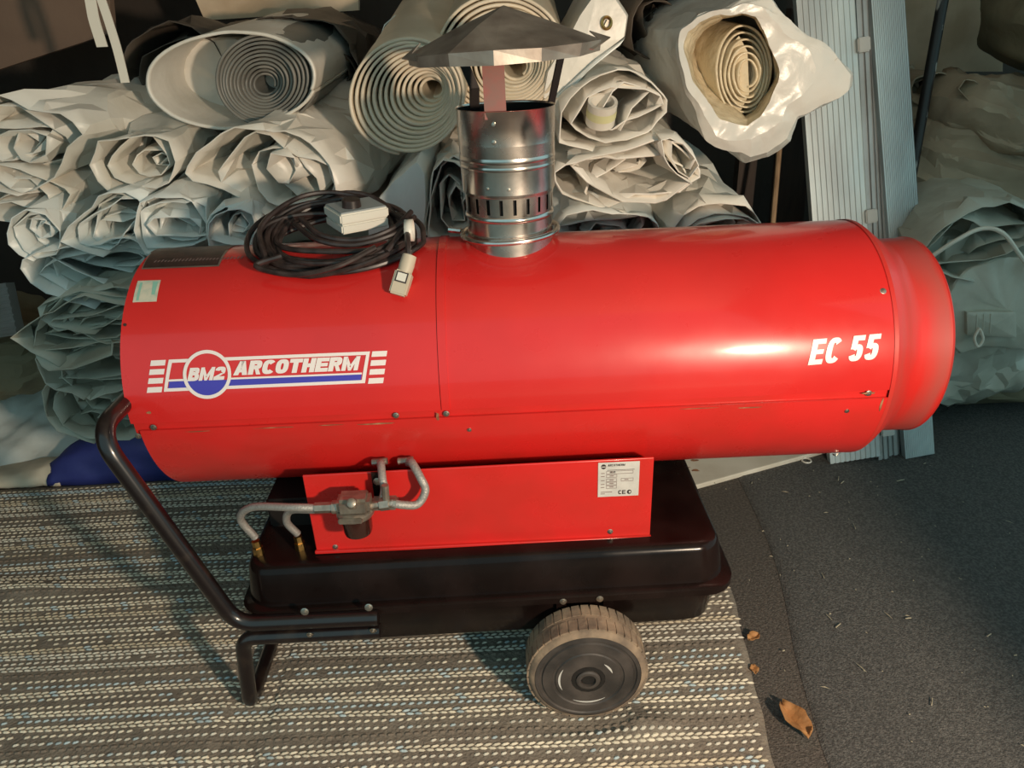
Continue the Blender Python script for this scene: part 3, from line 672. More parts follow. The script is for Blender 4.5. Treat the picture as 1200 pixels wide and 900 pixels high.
for r in range(nrow):
    y0_ = RY0 + .012 + r * p_r; ty = seq[(r * 7 // 7) % len(seq)]
    colr = base_cols[rr_.choice([0, 0, 0, 1, 1, 2, 3])]; xm = rxe(y0_) - .012
    x = RX0 + rr_.random() * p_s; ph = rr_.random() * 6
    def put(cx, cy, L_, W_, sl, col):
        o = len(vs)
        for (u, v, h) in LOZ:
            xx = cx + u * L_; yy = cy + v * W_ + sl * u * L_; yd = yy + .05 * max(0, (-1.0 - xx)) * -.3 * ((yy - RY0) / (RY1 - RY0))
            vs.append((xx, yd, rugh(xx, yy) + .0015 + h * .0042)); cs.append(col)
        fs.extend([tuple(q + o for q in f) for f in LF])
    while x < xm:
        wob = .0018 * math.sin(x * 9 + ph); sh = rr_.uniform(.75, 1.08); b_ = colr
        if rr_.random() < .06: b_ = base_cols[2]
        c = (b_[0] * sh, b_[1] * sh, b_[2] * sh, 1)
        if ty == 'C':
            put(x, y0_ + .0042 + wob, .0185, .0074, .2, c); put(x + p_s / 2, y0_ - .0040 + wob, .0185, .0074, -.1, c)
        elif ty == 'd':
            if rr_.random() < .95: put(x, y0_ + wob, .0140, .0076, .25, c)
        else:
            c = (.20 * sh, .16 * sh, .125 * sh, 1); put(x, y0_ + wob, .016, .009, .1, c)
        x += p_s
mb = MB(); mb.v = vs; mb.f = fs
ms = bpy.data.materials.new('rug_yarn'); ms.use_nodes = True; nt = ms.node_tree; b = nt.nodes['Principled BSDF']; b.inputs['Roughness'].default_value = .9
an_ = nt.nodes.new('ShaderNodeAttribute'); an_.attribute_name = 'yarn'; nt.links.new(an_.outputs['Color'], b.inputs['Base Color'])
so = obj('stitches', mb, ms, RUG, smooth=False); so['kind'] = 'stuff'
ca = so.data.attributes.new('yarn', 'FLOAT_COLOR', 'POINT'); ca.data.foreach_set('color', np.array(cs, 'f').ravel())

# ------------------------------------------------------------------ dark felt sheet on the right with a curled edge
edge = [(.60, 1.0), (.585, .3), (.572, .075), (.548, -.08), (.511, -.251), (.493, -.36), (.481, -.455), (.471, -.55), (.46, -.9), (.45, -2.2)]
E_ = spline([(x, y, 0) for x, y in edge], 60); V = []
for p in E_:
    for k, (dx, z) in enumerate(((0, .001), (.004, .003), (.016, .0055), (.05, .0045), (.5, .0035), (1.9, .0035))): V.append((p[0] + dx, p[1], z))
tag(obj('floor_felt', MB().grid(V, len(E_), 6), 'mat', ang=60), 'dark grey felt sheet with curled edge covering the right floor', 'mat')

# ------------------------------------------------------------------ rolled and folded tarpaulins
def resample(pts, N):
    P = np.array(pts, float); P = np.vstack([P, P[:1]]); d = np.r_[0, np.cumsum(np.linalg.norm(np.diff(P, axis=0), axis=1))]
    t = np.linspace(0, d[-1], N + 1)[:-1]; return np.stack([np.interp(t, d, P[:, 0]), np.interp(t, d, P[:, 1])], 1)
def ell(cx, cy, rx, ry, rot=0, n=48, a0=PI / 2, sgn=1):
    c, s = math.cos(rot), math.sin(rot); o = []
    for k in range(n):
        t = a0 + sgn * 2 * PI * k / n; u, v = rx * math.cos(t), ry * math.sin(t); o.append((cx + c * u - s * v, cy + s * u + c * v))
    return o
def sheet_roll(name, loops, yf, axis, m, parent=None, seed=0, facet=0, knots=9, cr=.006, cf=5, th=.0025, nt=18, N=150, yj=.006, front=.35, flare=0, recess=.11, hollow=0):
    """a sheet wound through a list of nested pixel outlines at depth yf, running back along axis"""
    g = np.random.default_rng(seed); Ls = []
    for i, L in enumerate(loops):
        P = resample(L, N); c = P.mean(0)
        if facet > .5 and i > 0:
            kn = 1 + facet * (g.random(knots) * 2 - 1); th_ = np.linspace(0, knots, N, endpoint=False)
            f = np.interp(th_, np.arange(knots + 1), np.r_[kn, kn[:1]]); P = c + (P - c) * f[:, None]
        Ls.append(np.array([at(x, y, yf) for x, y in P]))
    T = len(Ls) - 1; S = []
    for k in range(T * N + 1):
        i = min(k // N, T - 1); fr = (k - i * N) / N; j = (k - i * N) % N
        S.append(Ls[i][j] * (1 - fr) + Ls[i + 1][j] * fr)
    S = np.array(S); n = len(S); jit = np.interp(np.arange(n), np.arange(0, n + 13, 13), g.normal(size=len(np.arange(0, n + 13, 13))) * yj)
    ND = 5; J = np.zeros((n, ND, 3))
    if facet:
        kk = [0]
        while kk[-1] < n - 1: kk.append(kk[-1] + int(N / knots * g.uniform(.45, 1.6)) + 1)
        kk[-1] = n - 1; kk = np.array(sorted(set(kk))); rad0 = np.abs(S[:N] - S[:N].mean(0)).mean(0); rad0 = (rad0[0] + rad0[2]) / 2
        S2 = np.stack([np.interp(np.arange(n), kk, S[kk, c]) for c in range(3)], 1); outer_ = np.minimum(1, np.arange(n) / N)[:, None]
        S = S * (1 - outer_ * .9) + S2 * outer_ * .9
        jj = g.normal(size=(len(kk), ND, 3)) * rad0 * facet * 1.3; jj[..., 1] *= .8
        jj[kk < N, 0] *= .25; jj[kk < N, 1:] *= 1.0
        for d_ in range(ND):
            for c in range(3): J[:, d_, c] = np.interp(np.arange(n), kk, jj[:, d_, c])
        rec = np.r_[0, g.uniform(.0, recess, size=T)]; rec[1] *= .3
        S[:, 1] += np.interp(np.arange(n) / N, np.arange(T + 1), rec)
        return folded(name, S, np.minimum(1, np.arange(n) / N), axis, m, parent, seed, (.35 + 2.2 * facet) * .022 * min(1, rad0 / .08), .0042, th, N)
    if hollow: S[:, 1] += hollow * (np.arange(n) / n) ** 2
    ax = np.array(axis, float); cen = S.mean(0); V = np.zeros((n, nt, 3))
    for t in range(nt):
        u = (t / (nt - 1)) ** 1.4; q = S + ax * u; q[:, 1] += jit * (1 - u); dq = u * (ND - 1); d0 = min(int(dq), ND - 2); q = q + J[:, d0] * (1 - (dq - d0)) + J[:, d0 + 1] * (dq - d0)
        q = q + (q - (cen + ax * u)) * (flare * (1 - u) ** 6)
        V[:, t] = q
    Vf = V.reshape(-1, 3); am = np.tile(front + (1 - front) * np.minimum(1, np.linspace(0, 3, nt)), n)
    Vf = Vf + crumple(Vf, cr, cf, seed + 100) * am[:, None]
    Vf[:, 2] = np.maximum(Vf[:, 2], .006)
    return obj(name, MB().grid(Vf, n, nt), m, parent, smooth='raw', ang=13, solid=th)
def tri_interp(P, T, vals, Q):
    """linear interpolation of vals over triangulated points P at Q"""
    out = np.zeros((len(Q), vals.shape[1])); done = np.zeros(len(Q), bool)
    for t in T:
        a, b, c = P[t[0]], P[t[1]], P[t[2]]; lo = np.minimum(np.minimum(a, b), c) - 1e-9; hi = np.maximum(np.maximum(a, b), c) + 1e-9
        m = np.where(~done & (Q[:, 0] >= lo[0]) & (Q[:, 0] <= hi[0]) & (Q[:, 1] >= lo[1]) & (Q[:, 1] <= hi[1]))[0]
        if not len(m): continue
        v0, v1 = b - a, c - a; d = v0[0] * v1[1] - v0[1] * v1[0]
        if abs(d) < 1e-14: continue
        q = Q[m] - a; w1 = (q[:, 0] * v1[1] - q[:, 1] * v1[0]) / d; w2 = (v0[0] * q[:, 1] - v0[1] * q[:, 0]) / d
        k = (w1 >= -1e-7) & (w2 >= -1e-7) & (w1 + w2 <= 1 + 1e-7); m = m[k]; w1 = w1[k][:, None]; w2 = w2[k][:, None]
        out[m] = vals[t[0]] * (1 - w1 - w2) + vals[t[1]] * w1 + vals[t[2]] * w2; done[m] = True
    return out
def scatter(Lu, Lt, sp, g, asp=1.0, edge=None):
    """jittered points over [0,Lu]x[0,Lt]; asp > 1 stretches cells along t"""
    nu = max(3, int(Lu / sp)); nt = max(2, int(Lt / (sp * asp))); pts = []
    for i in range(nu + 1):
        for j in range(nt + 1):
            du = 0 if i in (0, nu) else g.uniform(-.42, .42); dt = 0 if j in (0, nt) else g.uniform(-.42, .42)
            if j in (0, nt) and i not in (0, nu): du = g.uniform(-.3, .3)
            if j % 2 and i not in (0, nu): du += .25
            pts.append(((i + max(-.6, min(.6, du))) * Lu / nu, (j + dt) * Lt / nt))
    return np.array(pts)
def tris(P): return [t for t in delaunay_2d_cdt([Vector(p) for p in P], [], [], 0, 1e-7)[2] if len(t) == 3]
def folded(name, S, rel, ax, m, parent, seed, A1, A2, th, first, sp1=.095, sp2=.034):
    """S: profile polyline (front edge), rel[i]: 0 on the outer turn .. 1 inside; built as flat triangular facets with creases"""
    g = np.random.default_rng(seed + 500); dl = np.r_[0, np.cumsum(np.linalg.norm(np.diff(S, axis=0), axis=1))]
    Lu = dl[-1]; ax = np.array(ax, float); Lt = float(np.linalg.norm(ax)); Lv = min(Lt, .62)
    P1 = scatter(Lu, Lt, sp1, g, 1.7); T1 = tris(P1); D1 = g.normal(size=(len(P1), 3)) * A1
    D1[:, 1] *= .7; fr = P1[:, 1] < .02; r1 = np.interp(P1[:, 0], dl, rel); D1[fr] *= (.25 + .9 * r1[fr])[:, None]; D1[:, :] *= (.75 + .6 * r1)[:, None]
    P2 = scatter(Lu, Lt, sp2, g, 1.35); Q2 = P2.copy()
    D2 = tri_interp(P1, T1, D1, P2); D2 += g.normal(size=D2.shape) * A2 * np.where(P2[:, 1] < .01, .5, 1)[:, None]
    B = np.stack([np.interp(P2[:, 0], dl, S[:, c]) for c in range(3)], 1) + ax * (P2[:, 1] / Lt)[:, None]
    V = B + D2; V[:, 2] = np.maximum(V[:, 2], .006)
    r = delaunay_2d_cdt([Vector(p) for p in P2], [], [], 0, 1e-7); vmap = r[3]; Vn = np.array([V[o[0]] if len(o) else V[0] for o in vmap])
    return obj(name, MB().add(Vn, [f for f in r[2] if len(f) == 3]), m, parent, smooth='raw', ang=16, solid=th)
def shrink(out, core, ss):
    o = np.array(out, float); c = np.array(core, float); return [(c + (o - c) * s).tolist() for s in ss]
def tarp(label, loops, yf, axis, m='pvc', seed=0, cat='tarpaulin', name='folded_tarp', **k):
    return tag(sheet_roll(name, loops, yf, axis, m, None, seed, **k), label, cat)
G_FOLD = None
def slab(name, px, yf, th, m, parent, back=(.04, .5, .05), seed=0, cr=.004):
    P = resample(px, 90); Q = [at(x, y, yf) for x, y in P]; c = np.mean(Q, 0); V = []
    for s in (.0, .35, .7, .96): V += [c + (q - c) * s + np.array([0, -.006 * (1 - s), 0]) for q in Q]
    for u in np.linspace(0.02, 1, 10): V += [q + np.array(back) * u for q in Q]
    V = np.array(V) + crumple(np.array(V), cr, 5, seed); n = 90; rows = 14; F = []
    for i in range(rows - 1):
        for k in range(n): F.append((i * n + k, i * n + (k + 1) % n, (i + 1) * n + (k + 1) % n, (i + 1) * n + k))
    return obj(name, MB().add(V, F), m, parent, ang=40)
# A: roll with a loose outer leaf
A = thing('vinyl_roll', 'rolled white vinyl with a loose outer leaf and shade-darkened grey core, top left', 'tarpaulin', tuple(at(270, 150, .56)))
core = [(312 - 1.2 * i, 92 + .9 * i) for i in range(12)]
sheet_roll('outer_leaf', [ell(270, 93, 101, 58, -.04, a0=.3), ell(272, 93, 97, 54, -.04, a0=.3)], .54, (.05, .62, .05), 'pvc', A, 1, cr=.004, cf=4, th=.007, yj=.002)
slab('inner_leaf', ell(262, 95, 90, 50), .74, .01, 'pvc', A, (.03, .3, .03), 7, .006)
sheet_roll('rolled_core', [ell(c[0], c[1], 59 - 4.3 * i, 55 - 4.0 * i, a0=.3) for i, c in enumerate(core)], .56, (.05, .6, .05), 'greyroll_shade', A, 2, cr=.001, th=.0062, yj=.004, N=72, hollow=.10)
# B, C: tight cream rolls
Bc = [(477 + 2.2 * i, 113 - .4 * i) for i in range(14)]
tarp('cream vinyl roll left of the flue, its wound layers facing out', [ell(c[0], c[1], 67 - 4.3 * i, 69 - 4.5 * i, .5, a0=1.2) for i, c in enumerate(Bc)], .42, (.05, .6, .14), 'cream', 3, name='vinyl_roll', cr=.0015, cf=4, th=.0068, yj=.005, N=72, hollow=.09)
Cc = [(587 + 1.5 * i, 66 + 1.1 * i) for i in range(14)]
tarp('cream vinyl roll directly behind the conical rain cap', [ell(c[0], c[1], 78 - 5 * i, 76 - 4.9 * i, 0, a0=.9) for i, c in enumerate(Cc)], .50, (.02, .6, .1), 'cream', 4, name='vinyl_roll', cr=.0015, cf=4, th=.007, yj=.005, N=72, hollow=.07)
# D: flap with an eyelet
D = thing('eyelet_flap', 'white tarp flap with a brass eyelet between cream roll and plastic bag', 'tarpaulin', tuple(at(690, 110, .52)))
slab('flap', [(650, 68), (702, -18), (722, -4), (737, 18), (733, 42), (700, 70), (652, 122), (636, 118), (640, 85)], .50, .01, 'pvc', D, seed=21, cr=.002)
slab('folded_edge', [(733, 44), (728, 52), (690, 84), (650, 128), (640, 126), (648, 116), (700, 70)], .485, .01, 'pvc_b', D, seed=22, cr=.003)
ge = at(711, 27, .492); obj('eyelet', MB().tube([(ge[0] + .011 * math.cos(t), ge[1], ge[2] + .013 * math.sin(t)) for t in np.linspace(0, 2 * PI, 20, endpoint=False)], .0035, 8, closed=True), 'brass', D)
obj('eyelet_pin', MB().box((ge[0], ge[1] - .001, ge[2]), (.005, .003, .015), Matrix.Rotation(.5, 3, 'Y')), 'cast', D)
# E: polythene wrapped roll
Eo = thing('polythene_wrapped_roll', 'roll wrapped in white polythene with open crumpled mouth, right of flue', 'tarpaulin', tuple(at(870, 178, .45)))
outer = [(880, 184), (840, 168), (815, 140), (800, 105), (793, 60), (797, 38), (815, 18), (850, 2), (880, -8), (905, -4), (925, 18), (945, 38), (982, 62), (997, 88), (993, 104), (960, 122), (935, 135), (928, 160), (905, 178)]
inner = [(880, 142), (850, 130), (828, 112), (812, 88), (805, 58), (808, 40), (818, 28), (842, 14), (868, 10), (886, 14), (897, 28), (903, 44), (908, 58), (911, 72), (912, 84), (911, 96), (908, 106), (902, 118), (893, 132)]
mid = [((a[0] * .45 + b[0] * .55), (a[1] * .45 + b[1] * .55)) for a, b in zip(outer, inner)]
Nn = 190
def sections(lst, seed):
    secs = []
    for L_, y_, s_ in lst:
        P = resample(L_, Nn); c = P.mean(0)
        base = np.array([at(*(c + (p - c) * s_), min(y_, .46) if L_ is outer else y_) for p in P])
        if L_ is outer and y_ > .46: base = base + np.array([-.22, 1, .06]) * (y_ - .46)
        secs.append(base)
    S = []
    for i in range(len(secs) - 1):
        for k in range(7): t = k / 7; S.append(secs[i] * (1 - t) + secs[i + 1] * t)
    S.append(secs[-1]); V = np.concatenate(S); V = V + crumple(V, .013, 2.2, seed, 5) + crumple(V, .0070, 4, seed + 2, 5) + crumple(V, .0014, 10, seed + 1, 7); n = len(S)
    return V, [(i * Nn + k, i * Nn + (k + 1) % Nn, (i + 1) * Nn + (k + 1) % Nn, (i + 1) * Nn + k) for i in range(n - 1) for k in range(Nn)]
V, F = sections([(outer, .95, .8), (outer, .7, .93), (outer, .55, 1.0), (outer, .46, 1.02), (outer, .42, .99), (mid, .405, 1.03), (inner, .41, 1.0)], 31)
obj('polythene_wrap', MB().add(V, F), 'film', Eo, ang=11)
V, F = sections([(inner, .41, 1.0), (inner, .45, .95), (inner, .55, .93), (inner, .66, .9)], 31)
obj('inner_film', MB().add(V, F), 'filmin', Eo, ang=11)
sheet_roll('rolled_core', [ell(872 + i, 82 + i, 33 - 4 * i, 56 - 7 * i) for i in range(7)], .50, (-.08, .4, .03), 'filmin', Eo, 33, cr=.003, th=.004, N=72)
mbx = MB().add([at(852, 122, .53), at(850, 60, .53), at(866, 42, .52), at(876, 60, .51), at(878, 110, .51), at(868, 130, .52)], [(0, 1, 2, 3, 4, 5)]); obj('core_end', mbx, 'filmin', Eo, smooth=False, solid=.004)
slab('mouth_corner', [(930, 130), (928, 112), (950, 92), (980, 70), (997, 88), (994, 103), (960, 122)], .425, .01, 'film', Eo, (-.03, .08, .01), 35, .005)

# F: octagonal folded tarp with a roll of tape inside
Fo = [(719, 180), (663, 172), (652, 168), (648, 130), (680, 98), (715, 68), (752, 76), (771, 90), (792, 109), (802, 125), (800, 138), (789, 154), (750, 174)]
F1 = [(719, 178), (690, 172), (668, 166), (664, 150), (671, 130), (692, 108), (715, 92), (740, 89), (761, 91), (780, 104), (795, 120), (795, 135), (775, 150)]
F2 = [(715, 166), (698, 150), (688, 135), (690, 120), (705, 105), (722, 98), (745, 104), (765, 96), (780, 110), (760, 118), (742, 140), (735, 150), (722, 160)]
F3 = shrink(F2, (735, 128), [.6])[0]
tarp('octagonal folded white tarp right of the flue, layers open at front', [Fo, F1, F2, F3], .42, (-.05, .6, .08), 'pvc', 41, facet=.05, cr=.008, cf=4, th=.003)
tape = at(705, 130, .43); TP = thing('tape_roll', 'small roll of white and yellow tape inside the octagonal folded tarp', 'tape', tuple(tape))
obj('tape_core', MB().lathe([(.036, -.032), (.036, .026), (.028, .026), (.028, -.032)], tape, (.05, -.45, .9), 28), 'pvc', TP)
obj('tape_band', MB().lathe([(.0368, -.012), (.0368, .008)], tape, (.05, -.45, .9), 28), mat('pale_yellow', (.62, .60, .33), .5), TP)
# G, H and low tarps right of the flue
Go = [(735, 249), (695, 240), (655, 228), (646, 205), (655, 182), (690, 182), (720, 184), (748, 172), (775, 160), (792, 154), (806, 160), (836, 204), (824, 216), (800, 228), (770, 246)]
tarp('crumpled white tarp below the octagonal fold, right of flue', [Go] + shrink(Go, (745, 205), [.86, .6, .34, .1]), .37, (-.03, .6, .06), 'pvc', 42, facet=.16, knots=11, cr=.011, cf=5, th=.004)
Gx = [(812, 216), (790, 205), (776, 180), (770, 160), (792, 155), (806, 160), (836, 203)]
tarp('small pleated white tarp corner beside the polythene wrapped roll', [Gx] + shrink(Gx, (802, 190), [.7, .4]), .34, (-.02, .3, .02), 'pvc', 43, facet=.1, cr=.004, cf=8)
Ho = [(850, 300), (790, 300), (780, 275), (800, 256), (826, 242), (855, 234), (885, 236), (896, 248), (908, 275), (908, 300)]
tarp('folded white tarp end above the right of barrel, below polythene', [Ho] + shrink(Ho, (860, 275), [.85, .7, .5, .3]), .36, (-.07, .62, .10), 'pvc', 44, facet=.06, cr=.006, cf=3.5)
Jo = [(720, 310), (655, 305), (645, 270), (660, 248), (700, 242), (745, 250), (778, 258), (790, 285), (788, 305)]
tarp('pale blue-white tarp fold resting just behind the barrel, right of flue', [Jo] + shrink(Jo, (715, 280), [.86, .6, .3]), .34, (0, .6, .10), 'pvc_b', 45, facet=.08, cr=.007, cf=4)
# I: large sheet top left
Io = [(20, 228), (-70, 215), (-90, 160), (-60, 110), (0, 104), (55, 112), (105, 122), (122, 150), (98, 172), (82, 205), (50, 222)]
I1 = [(20, 222), (-60, 205), (-78, 165), (-55, 130), (0, 122), (50, 134), (82, 152), (95, 168), (84, 180), (66, 205), (48, 216)]
I2 = [(20, 214), (-40, 198), (-60, 170), (-45, 140), (0, 135), (30, 146), (60, 152), (72, 165), (66, 178), (56, 200), (42, 208)]
tarp('large white tarp bundle at far upper left with a torn open end', [Io, I1, I2] + shrink(I2, (20, 175), [.7, .42, .15]), .44, (.30, .66, .03), 'pvc', 51, facet=.07, cr=.010, cf=4, th=.003)
# J: hexagonal fold
Ho_ = [(160, 230), (122, 224), (101, 198), (110, 168), (178, 150), (200, 166), (216, 182), (206, 202), (194, 222)]
H1_ = [(160, 224), (126, 216), (107, 196), (116, 172), (176, 156), (194, 170), (208, 183), (200, 198), (188, 215)]
H2_ = [(165, 214), (140, 205), (135, 190), (150, 180), (172, 172), (186, 178), (200, 186), (194, 198), (184, 208)]
tarp('hexagonal folded tarp below the loose-leaf roll, small roll inside', [Ho_, H1_, H2_] + shrink(H2_, (180, 198), [.6, .3]), .40, (.06, .6, .06), 'pvc', 52, facet=.06, cr=.009, cf=4)
# K: big fold behind the coil
Ko = [(330, 268), (300, 244), (256, 220), (225, 216), (201, 213), (232, 176), (266, 143), (320, 150), (368, 166), (400, 196), (430, 240), (425, 262), (380, 270)]
K1 = [(330, 262), (300, 240), (262, 216), (232, 210), (212, 209), (240, 180), (272, 150), (322, 160), (362, 172), (388, 200), (412, 236), (400, 254), (370, 262)]
K2 = [(332, 254), (308, 238), (294, 222), (286, 205), (288, 195), (298, 182), (310, 168), (330, 166), (352, 170), (370, 196), (390, 226), (384, 240), (360, 250)]
K3 = [(330, 230), (314, 222), (304, 208), (300, 196), (302, 188), (308, 178), (316, 170), (330, 169), (346, 174), (360, 196), (366, 212), (360, 224), (345, 230)]
tarp('large folded white tarp behind the cable coil, smooth outer side', [Ko, K1, K2, K3] + shrink(K3, (330, 200), [.55, .2]), .40, (.20, .62, .08), 'pvc', 53, facet=.05, cr=.008, cf=3.5, th=.003)
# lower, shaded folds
def simple(label, out, core, yf, axis, seed, m='pvc_b', ss=(.86, .62, .36, .12), facet=.14, cr=.011, cf=5, flat=1, **k):
    g = random.Random(seed); ins = []
    for q in ss:
        dx, dy = g.uniform(-9, 9) * (1 - q), g.uniform(-9, 9) * (1 - q); w_ = q ** flat
        ins.append([(core[0] + dx + (x - core[0]) * w_, core[1] + dy + (y - core[1]) * q) for x, y in out])
    return tarp(label, [out] + ins, yf, axis, m, seed, facet=facet, knots=11, cr=cr, cf=cf, **k)
E8 = thing('folded_tarp', 'pale tarp edge behind the coil, right of the big fold', 'tarpaulin', tuple(at(470, 300, .37)))
slab('outer_sheet', [(470, 300), (432, 300), (428, 258), (446, 232), (470, 205), (489, 186), (498, 200), (500, 240), (498, 300)], .37, .01, 'pvc_b', E8, (.06, .5, .07), 61, .004)
simple('crumpled white tarp visible left of the flue stub', [(525, 300), (500, 300), (498, 240), (500, 205), (512, 182), (535, 180), (552, 200), (560, 250), (560, 300)], (528, 240), .36, (0, .6, .06), 62, 'pvc', cr=.008)
simple('rolled tarp end at far left below the torn bundle', [(38, 306), (12, 296), (2, 272), (12, 250), (40, 242), (64, 260), (73, 285), (60, 305)], (42, 276), .38, (.08, .6, .06), 63, ss=(.82, .6, .4, .2))
simple('long white fold under the torn bundle at far left', [(20, 262), (-60, 250), (-60, 200), (0, 196), (40, 212), (80, 228), (72, 250), (58, 262)], (10, 228), .42, (.2, .6, .04), 64, 'pvc', flat=0.4)
simple('smooth angular tarp fold left of centre in the shade', [(120, 300), (70, 288), (84, 262), (116, 226), (160, 222), (176, 232), (158, 256), (142, 288)], (120, 262), .36, (.05, .6, .08), 65, cr=.014, cf=3.5, flat=0.55)
simple('crumpled shaded tarp above the dark warning label', [(205, 300), (165, 298), (158, 262), (172, 232), (205, 222), (240, 232), (252, 262), (245, 298)], (205, 262), .35, (.03, .6, .08), 66, flat=0.5)
simple('folded tarp ends stacked left of the coil', [(280, 300), (245, 298), (240, 262), (262, 242), (295, 240), (305, 262), (305, 298)], (272, 272), .34, (.03, .6, .08), 67, facet=.12, flat=0.7)
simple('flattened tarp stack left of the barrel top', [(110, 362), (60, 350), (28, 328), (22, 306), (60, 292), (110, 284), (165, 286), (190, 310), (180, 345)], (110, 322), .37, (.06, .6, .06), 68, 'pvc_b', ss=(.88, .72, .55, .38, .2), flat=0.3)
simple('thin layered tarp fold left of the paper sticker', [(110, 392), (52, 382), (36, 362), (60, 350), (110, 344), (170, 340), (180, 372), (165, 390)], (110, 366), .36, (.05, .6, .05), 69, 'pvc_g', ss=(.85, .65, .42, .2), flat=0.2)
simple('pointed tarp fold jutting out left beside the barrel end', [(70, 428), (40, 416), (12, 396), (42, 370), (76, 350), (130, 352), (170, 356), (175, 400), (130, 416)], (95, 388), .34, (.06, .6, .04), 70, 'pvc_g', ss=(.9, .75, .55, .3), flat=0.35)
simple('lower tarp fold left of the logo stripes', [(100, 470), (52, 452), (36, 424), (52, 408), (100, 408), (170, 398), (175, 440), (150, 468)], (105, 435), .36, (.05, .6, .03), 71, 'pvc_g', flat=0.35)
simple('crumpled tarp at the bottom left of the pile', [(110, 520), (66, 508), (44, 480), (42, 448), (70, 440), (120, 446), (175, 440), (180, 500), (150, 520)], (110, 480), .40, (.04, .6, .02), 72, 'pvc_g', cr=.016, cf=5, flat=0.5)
# dark brown tarp behind the loose-leaf roll and others along the top
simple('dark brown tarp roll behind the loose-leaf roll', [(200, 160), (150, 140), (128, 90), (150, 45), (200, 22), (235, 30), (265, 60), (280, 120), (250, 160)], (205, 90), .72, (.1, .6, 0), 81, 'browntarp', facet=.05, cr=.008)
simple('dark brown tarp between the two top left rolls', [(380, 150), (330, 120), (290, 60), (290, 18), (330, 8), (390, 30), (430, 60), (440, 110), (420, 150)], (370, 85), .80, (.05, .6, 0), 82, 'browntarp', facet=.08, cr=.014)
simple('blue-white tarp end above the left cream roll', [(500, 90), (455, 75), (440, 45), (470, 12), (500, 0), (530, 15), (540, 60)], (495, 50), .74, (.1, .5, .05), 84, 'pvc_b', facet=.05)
simple('dark brown tarp behind the polythene bag', [(780, 80), (742, 60), (738, 20), (752, -10), (800, -30), (820, 0), (815, 60)], (780, 25), .66, (-.05, .5, .05), 85, 'browntarp', facet=.05)
# bulk of the pile behind the folds: a few flat folded sheets carrying the rows
for i, (z0, z1, y0, x0_, x1_) in enumerate(((.01, .24, .66, -1.3, .48), (.24, .46, .70, -1.32, .5), (.46, .68, .74, -1.35, .5), (.68, .88, .80, -1.45, .46))):
    u = np.linspace(0, 2 * PI, 120, endpoint=False); g = np.sign(np.cos(u)) * np.abs(np.cos(u)) ** .35; h = np.sign(np.sin(u)) * np.abs(np.sin(u)) ** .35
    V = []
    for x in np.linspace(x0_, x1_, 60):
        for a_, b_ in zip(g, h): V.append((x, y0 + .30 + .30 * a_, (z0 + z1) / 2 + (z1 - z0) * .47 * b_))
    V = np.array(V); V = V + crumple(V, .010, 4, 200 + i); V[:, 2] = np.maximum(V[:, 2], .003); n = 120
    F = [(r * n + k, r * n + (k + 1) % n, (r + 1) * n + (k + 1) % n, (r + 1) * n + k) for r in range(59) for k in range(n)] + [tuple(range(n))[::-1], tuple(59 * n + k for k in range(n))]
    tag(obj('folded_tarp', MB().add(V, F), 'pvc_g', ang=28), ['lowest', 'second', 'third', 'topmost'][i] + ' long folded tarp carrying the rolls, behind the heater', 'tarpaulin')

# ------------------------------------------------------------------ left: sheet on the ground, blue and white awning
nx, ny = 70, 40; V = []
for i in range(nx):
    for j in range(ny):
        x = -2.35 + 1.5 * i / (nx - 1); y = .60 + .62 * j / (ny - 1); u = j / (ny - 1)
        V.append((x, y, .014 + .30 * u ** 1.3 * (.55 + .45 * i / nx)))
V = np.array(V); V = V + crumple(V, .016, 3, 91) * np.array([.4, .4, 1]); V[:, 2] = np.maximum(V[:, 2], .008)
tag(obj('ground_tarp', MB().grid(V, nx, ny), 'pvc_b', smooth='raw', ang=30, solid=.004), 'pale blue-green tarp spread on the ground at lower left', 'tarpaulin')
AW = thing('folded_awning', 'folded white and blue awning lying behind the rug at left', 'awning', (-1.2, .62, 0))
def awn(x0, x1, hf, m, name, seed):
    n = 36; V = []; xs = np.linspace(x0, x1, 40)
    for x in xs:
        h, y0, wd = hf(x)
        for k in range(n):
            a = PI * k / (n - 1); V.append((x, y0 - wd * math.cos(a), .007 + h * abs(math.sin(a)) ** .6))
    V = np.array(V); V = V + crumple(V, .006, 6, seed) * np.array([1, 1, .8]); V[:, 2] = np.maximum(V[:, 2], .006)
    return obj(name, MB().grid(V, 40, n), m, AW, smooth='raw', ang=30, solid=.003)
awn(-2.1, -1.56, lambda x: (.012 + .05 * max(0, (x + 1.85) / .3), .63, .07), 'awnwhite', 'white_section', 93)
awn(-1.60, -.72, lambda x: (float(np.interp(x, [-1.60, -1.55, -1.44, -1.325, -.72], [.055, .095, .16, .225, .25])), .66, .10), 'awnblue', 'blue_section', 94)
